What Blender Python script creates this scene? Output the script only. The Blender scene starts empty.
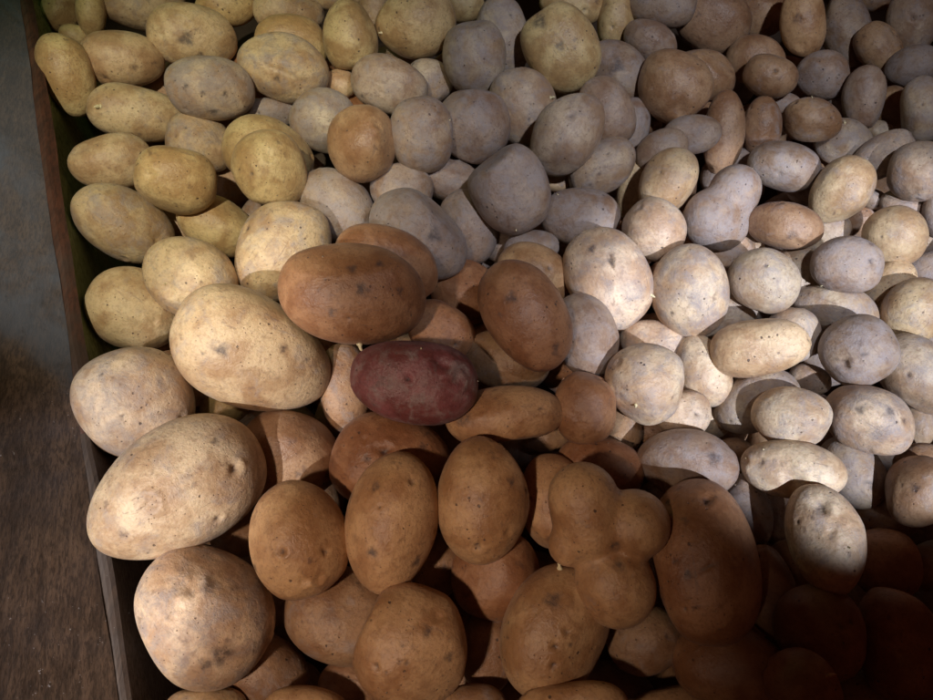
import bpy, math, random
import numpy as np
from mathutils import Vector, Quaternion
sc = bpy.context.scene
col = sc.collection
R = math.radians

# ---------------------------------------------------------------- camera
cam_d = bpy.data.cameras.new('camera'); cam = bpy.data.objects.new('camera', cam_d); col.objects.link(cam)
cam.location = (0, 0, 0.5); cam.rotation_euler = (R(25), 0, 0)
cam_d.sensor_width = 36; cam_d.lens = 36*679.0/933; cam_d.clip_start = 0.01; cam_d.clip_end = 100
sc.camera = cam
sc.view_settings.view_transform = 'Standard'; sc.view_settings.look = 'None'
sc.view_settings.gamma = 1; sc.view_settings.exposure = 0.0
# ---------------------------------------------------------------- light
w = bpy.data.worlds.new('World'); sc.world = w; w.use_nodes = True
bg = w.node_tree.nodes['Background']; bg.inputs[0].default_value = (1, .30, .15, 1); bg.inputs[1].default_value = 0.026

def aim(o, target):
    o.rotation_mode = 'QUATERNION'
    o.rotation_quaternion = (Vector(target)-o.location).to_track_quat('-Z', 'Y')
def spot(name, loc, target, power, color, ang, blend, radius, sx=1, sy=1, roll=0):
    l = bpy.data.lights.new(name, 'SPOT'); o = bpy.data.objects.new(name, l); col.objects.link(o)
    o.location = loc; aim(o, target)
    o.rotation_quaternion = o.rotation_quaternion @ Quaternion((0, 0, 1), R(roll))
    o.scale = (sx, sy, 1)
    l.energy = power; l.color = color; l.spot_size = R(ang); l.spot_blend = blend; l.shadow_soft_size = radius
    return o
def area(name, loc, target, power, color, size):
    l = bpy.data.lights.new(name, 'AREA'); o = bpy.data.objects.new(name, l); col.objects.link(o)
    o.location = loc; aim(o, target); l.energy = power; l.color = color; l.size = size
    return o
# cool lamp behind the camera to the right, over the bright band
spot('lamp_key', (0.55, -0.60, 1.02), (.305, .275, -.03), 120, (.80, .86, 1.0), 12.4, .40, .009, sx=1.6)
# cool lamp from the camera's left, along the left side of the heap
spot('lamp_side', (-0.62, -0.62, 1.05), (-.25, .11, -.03), 80, (.98, .97, .96), 15, .6, .012, sx=.72, sy=1.5)
# light over the far left corner, and cool light over the far middle
spot('lamp_far_left', (-0.22, 0.02, 0.95), (-.27, .46, -.03), 35, (1.0, .93, .70), 31, .8, .012)
area('lamp_green', (-0.45, 0.80, 0.30), (-.3, .4, -.06), .13, (.50, 1.0, .40), .12)
spot('lamp_far', (0.26, 0.0, 1.0), (.20, .48, 0), 30, (.86, .90, 1.0), 36, 1.0, .02, sx=1.25)
# weak warm fill added on the left, fading out before the dark corner
spot('fill_warm', (-0.35, -0.25, 0.9), (-.09, .07, 0), 23, (1, .76, .58), 32, 1.0, .03)


# ---------------------------------------------------------------- node helpers
class NT:
    def __init__(s, name):
        s.m = bpy.data.materials.new(name); s.m.use_nodes = True; s.t = s.m.node_tree; s.n = s.t.nodes; s.p = s.n['Principled BSDF']
    def add(s, typ, **kw):
        n = s.n.new(typ)
        for k, v in kw.items(): setattr(n, k, v)
        return n
    def put(s, sock, v):
        if hasattr(v, 'is_output'): s.t.links.new(v, sock)
        else: sock.default_value = v
    def math(s, op, a, b=0.0, clamp=False):
        n = s.add('ShaderNodeMath', operation=op, use_clamp=clamp); s.put(n.inputs[0], a); s.put(n.inputs[1], b); return n.outputs[0]
    def noise(s, vec, scale, detail=3, rough=.5, dist=0, lac=2):
        n = s.add('ShaderNodeTexNoise'); s.put(n.inputs['Vector'], vec); n.inputs['Scale'].default_value = scale
        n.inputs['Detail'].default_value = detail; n.inputs['Roughness'].default_value = rough; n.inputs['Distortion'].default_value = dist
        return n.outputs['Fac']
    def rng(s, v, a, b, c=0.0, d=1.0, smooth=True):
        n = s.add('ShaderNodeMapRange', interpolation_type='SMOOTHSTEP' if smooth else 'LINEAR')
        s.put(n.inputs['Value'], v); s.put(n.inputs['From Min'], a); s.put(n.inputs['From Max'], b); s.put(n.inputs['To Min'], c); s.put(n.inputs['To Max'], d)
        return n.outputs['Result']
    def mix(s, f, a, b, blend='MIX'):
        n = s.add('ShaderNodeMix', data_type='RGBA', blend_type=blend); s.put(n.inputs['Factor'], f)
        s.put(n.inputs[6], a); s.put(n.inputs[7], b); return n.outputs[2]

def potato_skin():
    k = NT('potato_skin'); oi = k.add('ShaderNodeObjectInfo'); tc = k.add('ShaderNodeTexCoord')
    off = k.add('ShaderNodeVectorMath', operation='SCALE'); off.inputs[0].default_value = (3.1, 7.7, 5.3); k.put(off.inputs['Scale'], oi.outputs['Random'])
    vec = k.add('ShaderNodeVectorMath', operation='ADD'); k.put(vec.inputs[0], tc.outputs['Object']); k.put(vec.inputs[1], off.outputs[0]); v = vec.outputs[0]
    base = oi.outputs['Color']; dust = oi.outputs['Alpha']
    big = k.noise(v, 32, 4, .55, .3)
    c = k.mix(k.rng(big, .38, .62), k.mix(1, base, (.78, .68, .58, 1), 'MULTIPLY'), k.mix(1, base, (1.18, 1.22, 1.18, 1), 'MULTIPLY'))
    # russet netting
    net = k.noise(v, 420, 5, .65)
    c = k.mix(k.math('MULTIPLY', k.rng(net, .48, .66), .38), c, k.mix(1, base, (.52, .42, .36, 1), 'MULTIPLY'))
    # dry soil film
    dn = k.noise(v, 58, 8, .66, .5)
    lo = k.math('SUBTRACT', .72, k.math('MULTIPLY', dust, .52))
    dm = k.rng(dn, lo, k.math('ADD', lo, .30))
    fine = k.noise(v, 900, 3, .6)
    dm = k.math('MULTIPLY', dm, k.rng(fine, .25, .6, .45, .92))
    c = k.mix(dm, c, (.325, .275, .262, 1))
    # fine mottling and scuffs
    m2 = k.noise(v, 150, 6, .7, .4)
    c = k.mix(k.math('MULTIPLY', k.rng(m2, .50, .68), .42), c, k.mix(1, base, (.50, .42, .38, 1), 'MULTIPLY'))
    c = k.mix(k.math('MULTIPLY', k.rng(m2, .48, .34), .25), c, k.mix(1, base, (1.35, 1.35, 1.25, 1), 'MULTIPLY'))
    mp = k.add('ShaderNodeMapping'); k.put(mp.inputs[0], v); mp.inputs['Scale'].default_value = (40, 260, 260)
    scf = k.noise(mp.outputs[0], 1.0, 3, .6, 1.2)
    c = k.mix(k.math('MULTIPLY', k.rng(scf, .64, .70), .4), c, (.16, .10, .075, 1))
    # dark blotches
    bn = k.noise(v, 75, 4, .6)
    c = k.mix(k.math('MULTIPLY', k.rng(bn, .64, .74), .45), c, (.09, .055, .05, 1))
    # specks
    vo = k.add('ShaderNodeTexVoronoi', feature='F1'); k.put(vo.inputs['Vector'], v); vo.inputs['Scale'].default_value = 330; vo.inputs['Randomness'].default_value = 1
    pick = k.noise(v, 70, 2, .5)
    sep = k.add('ShaderNodeSeparateColor'); k.put(sep.inputs[0], vo.outputs['Color'])
    sp = k.rng(vo.outputs['Distance'], .10, .20, 1, 0)
    spd = k.math('MULTIPLY', sp, k.math('MULTIPLY', k.rng(pick, .45, .62), k.rng(sep.outputs[0], .45, .6)))
    c = k.mix(k.math('MULTIPLY', spd, .85), c, (.07, .04, .03, 1))
    v2 = k.add('ShaderNodeTexVoronoi', feature='F1'); wv = k.add('ShaderNodeTexNoise'); k.put(wv.inputs['Vector'], v); wv.inputs['Scale'].default_value = 500; wsc = k.add('ShaderNodeVectorMath', operation='SCALE'); k.put(wsc.inputs[0], wv.outputs['Color']); wsc.inputs['Scale'].default_value = .0016; wad = k.add('ShaderNodeVectorMath', operation='ADD'); k.put(wad.inputs[0], v); k.put(wad.inputs[1], wsc.outputs[0])
    k.put(v2.inputs['Vector'], wad.outputs[0]); v2.inputs['Scale'].default_value = 170
    s2 = k.add('ShaderNodeSeparateColor'); k.put(s2.inputs[0], v2.outputs['Color'])
    fr = k.math('MULTIPLY', k.rng(v2.outputs['Distance'], k.math('ADD', .07, k.math('MULTIPLY', s2.outputs[2], .08)), k.math('ADD', .12, k.math('MULTIPLY', s2.outputs[2], .11)), 1, 0), k.math('MULTIPLY', k.rng(s2.outputs[0], .55, .62), k.rng(k.noise(v, 42, 2, .5), .49, .59)))
    c = k.mix(k.math('MULTIPLY', fr, .8), c, (.05, .032, .028, 1))
    spl = k.math('MULTIPLY', sp, k.rng(sep.outputs[1], .8, .85))
    c = k.mix(k.math('MULTIPLY', spl, .18), c, (.6, .48, .32, 1))
    mk = k.add('ShaderNodeAttribute', attribute_name='mark', attribute_type='GEOMETRY')
    mn = k.math('MULTIPLY', mk.outputs['Fac'], k.rng(k.noise(v, 260, 4, .7), .25, .62, .25, 1.25), True)
    c = k.mix(k.math('MULTIPLY', mn, .85), c, (.045, .034, .038, 1))
    k.put(k.p.inputs['Base Color'], c)
    ro = k.math('ADD', k.math('MULTIPLY', dm, .30), k.rng(big, .3, .7, .38, .50))
    k.put(k.p.inputs['Roughness'], ro)
    k.p.inputs['Specular IOR Level'].default_value = .5
    k.p.inputs['Sheen Weight'].default_value = .04; k.p.inputs['Sheen Roughness'].default_value = .45; k.p.inputs['Sheen Tint'].default_value = (.80, .86, 1, 1)
    k.p.inputs['Subsurface Weight'].default_value = .10; k.p.inputs['Subsurface Radius'].default_value = (.006, .003, .0012); k.p.inputs['Subsurface Scale'].default_value = .6
    h = k.math('ADD', k.math('MULTIPLY', net, .5), k.math('MULTIPLY', k.noise(v, 130, 4, .6), 1.2))
    h = k.math('ADD', h, k.math('MULTIPLY', m2, .9)); h = k.math('ADD', h, k.math('MULTIPLY', dm, .35)); h = k.math('SUBTRACT', h, k.math('MULTIPLY', spd, .5)); h = k.math('SUBTRACT', h, k.math('MULTIPLY', fr, .8)); h = k.math('SUBTRACT', h, k.math('MULTIPLY', mn, .5))
    b = k.add('ShaderNodeBump'); b.inputs['Strength'].default_value = .7; b.inputs['Distance'].default_value = .0010; k.put(b.inputs['Height'], h)
    k.put(k.p.inputs['Normal'], b.outputs[0])
    return k.m
SKIN = potato_skin()

def simple(name, c, rough=.6, sss=0):
    k = NT(name); tc = k.add('ShaderNodeTexCoord'); n = k.noise(tc.outputs['Object'], 600, 3)
    k.put(k.p.inputs['Base Color'], k.mix(k.rng(n, .35, .65), tuple(x*.75 for x in c)+(1,), c+(1,)))
    k.p.inputs['Roughness'].default_value = rough; k.p.inputs['Subsurface Weight'].default_value = sss; k.p.inputs['Subsurface Radius'].default_value = (.002, .0015, .001)
    return k.m
SPROUT = simple('pale_sprout', (.78, .68, .42), .45, .2)
SPROUTR = simple('reddish_sprout', (.42, .16, .07), .5, .1)

def wood(name, dark, light, patina, sc_grain=(60, 3, 60), rough=.6, worn=None):
    k = NT(name); tc = k.add('ShaderNodeTexCoord'); mp = k.add('ShaderNodeMapping'); k.put(mp.inputs[0], tc.outputs['Object']); mp.inputs['Scale'].default_value = sc_grain
    g = k.noise(mp.outputs[0], 1.0, 8, .65, .4)
    f = k.noise(mp.outputs[0], 5.0, 6, .7, .2)
    c = k.mix(k.rng(g, .3, .7), dark+(1,), light+(1,))
    c = k.mix(k.math('MULTIPLY', k.rng(f, .42, .62), .75), c, tuple(x*.5 for x in dark)+(1,))
    # grey worn patches
    p = k.noise(tc.outputs['Object'], 7, 6, .62, .6)
    pf = k.math('MULTIPLY', k.rng(p, .45, .66), .75)
    if worn:      # cool light painted as blue-grey on the far end, over the worn patches
        sp_ = k.add('ShaderNodeSeparateXYZ'); k.put(sp_.inputs[0], tc.outputs['Object'])
        y_ = k.math('ADD', sp_.outputs[1], k.math('MULTIPLY', p, .3))
        pf = k.math('ADD', k.math('MULTIPLY', pf, k.rng(y_, worn[0], worn[1], .12, 1)), k.rng(y_, worn[0], worn[1], 0, .45), True)
    c = k.mix(pf, c, patina+(1,))
    s = k.noise(tc.outputs['Object'], 26, 6, .75, .8)
    c = k.mix(k.math('MULTIPLY', k.rng(s, .58, .74), .6), c, (.05, .04, .035, 1))
    fl = k.noise(tc.outputs['Object'], 240, 3, .8)
    fm = k.noise(tc.outputs['Object'], 9, 2, .5)
    c = k.mix(k.math('MULTIPLY', k.rng(fl, .66, .72), k.rng(fm, .52, .6)), c, (.5, .5, .55, 1))
    k.put(k.p.inputs['Base Color'], c); k.put(k.p.inputs['Roughness'], k.rng(f, .3, .7, rough-.12, rough+.15))
    b = k.add('ShaderNodeBump'); b.inputs['Strength'].default_value = .5; b.inputs['Distance'].default_value = .001
    k.put(b.inputs['Height'], k.math('ADD', g, k.math('MULTIPLY', f, .6))); k.put(k.p.inputs['Normal'], b.outputs[0])
    return k.m

def mesh_obj(name, verts, faces, mat, parent=None, smooth=True):
    me = bpy.data.meshes.new(name); me.from_pydata([tuple(v) for v in verts], [], faces); me.update()
    if smooth: me.polygons.foreach_set('use_smooth', [True]*len(me.polygons))
    me.materials.append(mat); o = bpy.data.objects.new(name, me); col.objects.link(o)
    if parent: o.parent = parent
    if parent and parent.type == 'EMPTY': o.location = -parent.location
    return o

# ---------------------------------------------------------------- bin: floor and side wall
import bmesh
def slab(name, p0, p1, zlo, zhi, off, thick, mat, parent, segs=60, wob=.0007, seed=1, bev=.003):
    """board standing on the line p0-p1 (xy), its face set `off` toward the heap"""
    rd = random.Random(seed)
    a = Vector((p0[0], p0[1], 0)); b = Vector((p1[0], p1[1], 0)); d = (b-a).normalized(); n = Vector((d.y, -d.x, 0))
    L = (b-a).length; V = []; Fc = []
    prof = [(-thick, zlo), (0, zlo), (0, zlo), (0, zhi-bev), (-bev*.3, zhi-bev*.3), (-bev, zhi), (-thick, zhi)]
    m = len(prof)
    ph = [rd.uniform(0, 6.3) for _ in range(6)]
    for i in range(segs+1):
        s = i/segs*L
        w1 = wob*(math.sin(s*17+ph[0])+.6*math.sin(s*41+ph[1])+.3*math.sin(s*97+ph[2]))
        w2 = wob*(math.sin(s*23+ph[3])+.5*math.sin(s*71+ph[4]))
        for q, (o_, z) in enumerate(prof):
            oo = off+o_+(w1 if q not in (0, m-1) else 0); zz = z+(w2 if q >= 3 else 0)
            lean = max(0.0, zz+.024)*.75
            p = a+d*s+n*(oo-lean); V.append((p.x, p.y, zz))
    for i in range(segs):
        for q in range(m):
            r = (q+1) % m
            if q == 1: continue
            Fc.append((i*m+q, i*m+r, (i+1)*m+r, (i+1)*m+q))
    Fc.append(tuple(range(m-1, -1, -1))); Fc.append(tuple(segs*m+q for q in range(m)))
    o = mesh_obj(name, V, Fc, mat, parent, False)
    bm = bmesh.new(); bm.from_mesh(o.data); bmesh.ops.remove_doubles(bm, verts=bm.verts, dist=1e-5); bmesh.ops.recalc_face_normals(bm, faces=bm.faces); bm.to_mesh(o.data); bm.free()
    return o
WOODB = wood('old_brown_board', (.075, .05, .038), (.21, .14, .10), (.135, .16, .23), sc_grain=(110, 4, 110), worn=(.25, .60))  # worn brown board; far end's blue is cool light put into the colour
WOODD = wood('dark_brown_board', (.05, .032, .025), (.10, .068, .05), (.08, .065, .06), sc_grain=(110, 4, 110))
WOODG = wood('green_lit_panel', (.15, .19, .08), (.28, .33, .15), (.22, .26, .14))  # greenish light in the gap beside the board, put into the panel's colour
RED = wood('red_brown_edge', (.06, .022, .014), (.12, .04, .024), (.06, .04, .034), rough=.7)
W0 = (-0.190, -0.10); W1 = (-0.527, 0.80)
wall = bpy.data.objects.new('wooden_bin_wall', None); col.objects.link(wall); wall.location = (W0[0], W0[1], -.2)
wall['label'] = 'worn brown wooden side board of the bin with a red-brown lower edge'; wall['category'] = 'wall'
WM = (W0[0]+(W1[0]-W0[0])*.30, W0[1]+(W1[1]-W0[1])*.30)
slab('plank', W0, W1, -.012, .17, -.004, .03, WOODB, wall, seed=3)
slab('lower_board', W0, WM, -.2, -.0125, .0, .03, WOODD, wall, seed=6, segs=20)
slab('edge_strip', WM, W1, -.0205, -.0125, .0, .03, RED, wall, seed=4)
slab('lower_panel', WM, W1, -.2, -.021, -.008, .02, WOODG, wall, seed=5)
soil = NT('dark_soil'); _tc = soil.add('ShaderNodeTexCoord')
soil.put(soil.p.inputs['Base Color'], soil.mix(soil.noise(_tc.outputs['Object'], 60, 6, .7), (.03, .02, .014, 1), (.09, .06, .04, 1))); soil.p.inputs['Roughness'].default_value = .95
g = mesh_obj('floor', [(-1.2, -.8, -.2), (1.4, -.8, -.2), (1.4, 1.4, -.2), (-1.2, 1.4, -.2)], [(0, 1, 2, 3)], soil.m, None, False)
g['kind'] = 'structure'

# ---------------------------------------------------------------- potatoes
POTATOES = [
((-0.2164, 0.1229, -0.0085), (0.929, 0.165, 0.154, 0.293), (0.067, 0.0466, 0.0439), 'p', 0.1, 133, 'giant pale long potato with a pointed lower end, against the wooden board'),
((-0.1862, 0.034, -0.0175), (0.907, -0.038, 0.17, -0.383), (0.0519, 0.0426, 0.037), 'p', 0.0, 166, 'very big round pale potato with a black smudge near its bottom right'),
((-0.1785, 0.2395, -0.0175), (0.947, 0.173, 0.193, -0.192), (0.0683, 0.0463, 0.0431), 't', -0.15, 86, 'big tan potato tapering to its lower right end, upper side glowing pale'),
((0.172, 0.069, -0.0128), (0.706, 0.158, -0.07, -0.687), (0.0593, 0.0374, 0.0384), 'r', 0.0, 153, 'huge dark orange-brown potato with a long curved scar across it'),
((-0.0901, 0.2737, 0.022), (0.963, 0.252, 0.091, -0.026), (0.0616, 0.0407, 0.037), 'r', 0.0, 88, 'huge mottled reddish-brown potato resting just above the maroon one'),
((-0.0385, 0.0142, -0.0129), (0.974, 0.005, 0.04, -0.225), (0.0426, 0.0401, 0.034), 'o', 0.0, 171, 'very big round brown potato covered in dark freckles at the bottom edge'),
((-0.0543, 0.0969, -0.0086), (0.655, 0.022, 0.105, -0.748), (0.0522, 0.0342, 0.0338), 'o', 0.0, 138, 'large long orange-brown potato, third one directly above the big freckled brown potato'),
((0.0648, 0.024, -0.031), (0.503, 0.064, -0.011, -0.862), (0.049, 0.0359, 0.0354), 'o', 0.0, 176, 'large oval orange-brown potato, lower left of the three-lobed potato'),
((-0.1218, 0.0815, -0.0068), (0.822, -0.0, 0.14, -0.552), (0.044, 0.0358, 0.0318), 'o', 0.0, 140, 'large oval orange-brown potato, upper right of the black-smudged pale potato'),
((0.1025, 0.0787, 0.0018), (0.837, 0.119, -0.043, -0.532), (0.0416, 0.0353, 0.0219), 'o', 0.0, 152, 'knobbly orange-brown potato grown in three lobes like a clover leaf'),
((-0.2742, 0.199, -0.0289), (0.828, 0.028, 0.28, -0.485), (0.0479, 0.0437, 0.0425), 'p', 0.0, 132, 'large round pale potato, upper left of the giant pale potato'),
((0.0124, 0.1144, -0.0107), (0.685, 0.084, 0.071, -0.72), (0.0477, 0.0341, 0.0328), 'o', 0.0, 139, 'large oval orange-brown potato, third one left of the three-lobed potato'),
((-0.0416, 0.2051, 0.002), (0.978, 0.191, 0.052, -0.062), (0.0505, 0.0326, 0.0323), 'm', 0.0, 94, 'the only maroon-skinned potato, finely speckled, lying in the middle of the heap'),
((0.0493, 0.2632, 0.0021), (0.843, 0.231, 0.079, -0.479), (0.0495, 0.034, 0.0333), 'r', 0.0, 105, 'large long reddish potato, lower left of the pale black-nicked potato'),
((0.3087, 0.0141, -0.0306), (0.636, 0.204, -0.163, -0.726), (0.0414, 0.0259, 0.0236), 'r', 0.0, 187, 'large long reddish potato, third one lower right of the half-lit end-on potato'),
((0.261, 0.0855, -0.0055), (0.71, 0.215, -0.119, -0.659), (0.0391, 0.0263, 0.0249), 'p', 0.0, 163, 'pale tan potato lit on its upper right side only, fading into the dark corner'),
((0.1257, 0.3166, -0.0276), (0.768, 0.273, 0.074, -0.575), (0.0482, 0.038, 0.0319), 'p', 0.0, 97, 'large pale potato with a short black nick and a grey spot'),
((0.252, 0.0224, -0.0237), (0.719, 0.165, -0.151, -0.658), (0.0327, 0.03, 0.0248), 'r', 0.0, 184, 'large round reddish potato, closest one directly below the half-lit end-on potato'),
((0.1976, 0.301, -0.0221), (0.675, 0.291, 0.06, -0.675), (0.0409, 0.0337, 0.03), 'p', 0.0, 100, 'large oval pale potato, second one right of the pale black-nicked potato'),
((-0.1746, 0.3585, -0.0458), (0.825, 0.31, -0.02, 0.472), (0.0529, 0.0403, 0.0357), 't', 0.0, 87, 'large oval tan potato, upper left of the huge mottled brown potato'),
((0.042, 0.4082, -0.0176), (0.796, 0.294, 0.148, -0.508), (0.0421, 0.0366, 0.0321), 'd', 0.0, 50, 'large oval dusky brown potato, fifth one upper left of the pale black-nicked potato'),
((-0.3385, 0.3956, -0.056), (0.908, 0.221, 0.294, -0.201), (0.0486, 0.0345, 0.031), 't', 0.0, 82, 'large oval tan potato, closest one upper left of the rough netted potato'),
((0.191, 0.0004, -0.0428), (0.985, 0.006, -0.168, -0.035), (0.0412, 0.0306, 0.0253), 'r', 0.0, 183, 'large oval reddish potato, closest one directly below the curved-scar potato'),
((-0.0635, 0.154, -0.0502), (0.988, 0.133, 0.062, -0.046), (0.0511, 0.0387, 0.0373), 'r', 0.0, 137, 'large oval reddish potato, closest one lower left of the maroon potato'),
((0.0313, 0.1838, -0.0231), (0.985, 0.167, -0.034, 0.031), (0.0485, 0.0258, 0.0261), 'o', 0.0, 141, 'large long orange-brown potato, second one right of the maroon potato'),
((-0.2517, 0.3223, -0.0317), (0.932, 0.215, 0.24, -0.167), (0.0424, 0.0356, 0.0328), 't', 0.0, 84, 'plump tan potato with rough netted skin'),
((0.1477, 0.2123, -0.0176), (0.966, 0.171, -0.153, 0.119), (0.0337, 0.033, 0.0319), 'p', 0.0, 143, 'speckled grey-white round potato with a small pale sprout near its bottom'),
((0.1, 0.5984, -0.0219), (0.797, 0.394, 0.137, -0.437), (0.0461, 0.0378, 0.0332), 'y', 0.0, 36, 'upright golden oval potato with a dark scar at its top left'),
((-0.1508, 0.163, -0.0606), (0.979, 0.127, 0.138, -0.081), (0.0434, 0.0396, 0.0358), 'b', 0.0, 136, 'large round brown potato, lower right of the big tapered tan potato'),
((-0.3098, 0.302, -0.0592), (0.916, 0.161, 0.28, -0.236), (0.042, 0.038, 0.0347), 't', 0.0, 85, 'large round tan potato, lower left of the rough netted potato'),
((0.325, 0.1809, -0.022), (0.886, 0.236, -0.193, -0.351), (0.0342, 0.0278, 0.0269), 'p', 0.0, 159, 'medium oval pale potato, directly below the dark pitted potato'),
((0.1774, 0.1477, -0.0338), (0.978, 0.136, -0.15, -0.041), (0.0393, 0.0287, 0.0287), 'd', 0.0, 149, 'large oval dusky brown potato, third one lower right of the speckled grey-white potato'),
((0.098, 0.4701, -0.0117), (0.851, 0.3, -0.214, 0.374), (0.0438, 0.033, 0.0276), 'g', 0.0, 46, 'large oval dusty grey potato, second one directly below the golden dark-scarred potato'),
((-0.2764, 0.4219, -0.0185), (0.926, 0.312, 0.21, -0.011), (0.0374, 0.0331, 0.0286), 'y', 0.0, 11, 'large round yellowish potato, second one directly above the rough netted potato'),
((-0.266, 0.5449, -0.0257), (0.908, 0.383, 0.161, 0.051), (0.046, 0.0314, 0.0314), 'g', 0.0, 7, 'large long dusty grey potato, second one left of the cracked potato'),
((-0.1889, 0.4339, -0.0214), (0.624, 0.114, 0.342, -0.693), (0.0395, 0.0354, 0.0319), 'y', 0.0, 14, 'large round yellowish potato, left of the glossy golden potato'),
((-0.1974, 0.5859, -0.0372), (0.909, 0.387, 0.149, -0.038), (0.0484, 0.0349, 0.0338), 't', 0.0, 22, 'tan oval potato with a long pale crack running along its top'),
((0.2439, 0.2407, -0.0102), (0.956, 0.197, -0.215, 0.035), (0.0386, 0.0239, 0.023), 't', 0.0, 129, 'medium long tan potato, left of the dark pitted potato'),
((-0.0978, 0.037, -0.053), (0.987, 0.021, 0.091, -0.132), (0.0414, 0.0347, 0.032), 'b', 0.0, 170, 'large oval brown potato, closest one left of the big freckled brown potato'),
((-0.0436, 0.3672, -0.032), (0.903, 0.269, 0.13, -0.31), (0.0506, 0.0366, 0.037), 'd', 0.0, 90, 'large oval dusky brown potato, second one upper right of the huge mottled brown potato'),
((0.327, 0.2383, -0.013), (0.808, 0.302, -0.126, -0.49), (0.0294, 0.0287, 0.0252), 'd', 0.0, 125, 'dark grey-brown round potato with a small pale pit near its lower left'),
((0.2536, 0.1384, -0.0174), (0.964, 0.141, -0.209, -0.091), (0.038, 0.0223, 0.0198), 'p', 0.0, 161, 'shiny pale long potato with wet-looking dents, shadow biting into its lower edge'),
((0.0239, 0.065, -0.0565), (0.995, 0.059, -0.017, -0.072), (0.0377, 0.0339, 0.0322), 'r', 0.0, 175, 'large round reddish potato, second one upper right of the big freckled brown potato'),
((-0.1009, 0.4616, -0.0149), (0.582, 0.161, 0.325, -0.728), (0.0367, 0.0336, 0.0325), 'o', 0.0, 27, 'glossy golden-brown round potato with a small round eye near its top right'),
((0.2196, 0.5544, -0.0307), (0.859, 0.409, -0.014, -0.307), (0.0401, 0.0341, 0.0325), 'b', 0.0, 43, 'large oval brown potato, fourth one right of the golden dark-scarred potato'),
((0.2416, 0.3992, -0.0334), (0.726, 0.118, -0.331, 0.591), (0.0359, 0.0324, 0.03), 'd', 0.0, 99, 'large round dusky brown potato, left of the orange-blotched dusky potato'),
((-0.3153, 0.6579, -0.057), (0.896, 0.405, 0.181, 0.024), (0.0487, 0.0344, 0.03), 't', 0.0, 6, 'large oval tan potato, third one left of the cracked potato'),
((0.2602, 0.1801, -0.0148), (0.954, 0.182, -0.202, -0.123), (0.0311, 0.0255, 0.0211), 'p', 0.0, 157, 'medium oval pale potato, directly above the shiny pale long potato'),
((-0.0578, 0.6556, -0.035), (0.902, 0.429, 0.015, 0.048), (0.0462, 0.0385, 0.0354), 'y', 0.0, 18, 'large oval yellowish potato, third one upper right of the glossy golden potato'),
((0.0682, 0.1182, -0.0422), (0.68, 0.118, 0.035, -0.723), (0.0401, 0.0261, 0.0257), 'o', 0.0, 151, 'large long orange-brown potato, closest one upper left of the three-lobed potato'),
((0.1365, 0.0185, -0.0645), (0.98, -0.003, -0.119, 0.159), (0.0281, 0.0242, 0.0233), 'b', 0.0, 180, 'medium oval brown potato, lower left of the curved-scar potato'),
((0.0078, 0.5091, -0.0425), (0.667, 0.268, 0.252, -0.648), (0.0407, 0.0386, 0.0348), 'd', 0.0, 29, 'large round dusky brown potato, third one lower left of the golden dark-scarred potato'),
((0.2602, 0.3057, -0.0127), (0.886, 0.306, -0.111, -0.33), (0.0305, 0.028, 0.0258), 'g', 0.0, 119, 'medium round dusty grey potato, closest one directly below the orange-blotched dusky potato'),
((-0.0443, 0.479, -0.0229), (0.68, 0.241, 0.272, -0.637), (0.0371, 0.0318, 0.0293), 'd', 0.0, 28, 'large oval dusky brown potato, closest one right of the glossy golden potato'),
((-0.3562, 0.5424, -0.057), (0.909, 0.352, 0.225, 0.012), (0.0484, 0.0302, 0.0285), 't', 0.0, 9, 'large long tan potato, second one lower right of the corner potato'),
((0.0081, 0.6, -0.0338), (0.648, 0.295, 0.284, -0.642), (0.0411, 0.0336, 0.0302), 'g', 0.0, 30, 'large oval dusty grey potato, second one left of the golden dark-scarred potato'),
((-0.3614, 0.4672, -0.046), (0.902, 0.355, 0.186, 0.161), (0.0408, 0.031, 0.0267), 't', 0.0, 12, 'large oval tan potato, third one lower right of the corner potato'),
((-0.3852, 0.6176, -0.0522), (0.894, 0.393, 0.209, 0.062), (0.0429, 0.0305, 0.0308), 't', 0.0, 5, 'large oval tan potato, closest one right of the corner potato'),
((-0.4305, 0.5783, -0.0397), (0.729, 0.137, 0.426, -0.519), (0.0419, 0.0269, 0.0261), 'y', 0.0, 0, 'yellow-green oval potato leaning along the bin wall at the upper left'),
((0.2247, -0.0117, -0.0057), (0.944, 0.044, -0.203, -0.258), (0.0249, 0.0232, 0.0191), 'r', 0.0, 185, 'medium round reddish potato, second one directly below the half-lit end-on potato'),
((0.3343, 0.3206, -0.0088), (0.91, 0.301, -0.199, -0.205), (0.0297, 0.0248, 0.0204), 'd', 0.0, 118, 'smooth grey-brown egg-shaped potato lying on top, with an eye at its right end'),
((0.0973, 0.1924, -0.0254), (0.667, 0.181, 0.067, -0.72), (0.0303, 0.025, 0.0221), 'r', 0.0, 142, 'medium oval reddish potato, second one lower left of the speckled grey-white potato'),
((0.359, 0.413, -0.0238), (0.8, 0.131, -0.37, 0.454), (0.0338, 0.0252, 0.0241), 't', 0.0, 75, 'medium oval tan potato, third one upper right of the orange-blotched dusky potato'),
((0.3495, 0.1228, -0.024), (0.829, -0.054, -0.298, 0.471), (0.0282, 0.0241, 0.0221), 'b', 0.0, 164, 'medium oval brown potato, upper right of the half-lit end-on potato'),
((-0.084, 0.5722, -0.0451), (0.912, 0.383, 0.102, -0.105), (0.0414, 0.0307, 0.0254), 'g', 0.0, 23, 'large oval dusty grey potato, second one directly above the glossy golden potato'),
((0.1031, 0.2592, -0.0253), (0.781, 0.234, 0.061, -0.576), (0.0373, 0.0271, 0.0252), 'd', 0.0, 106, 'large oval dusky brown potato, directly below the pale black-nicked potato'),
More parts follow.
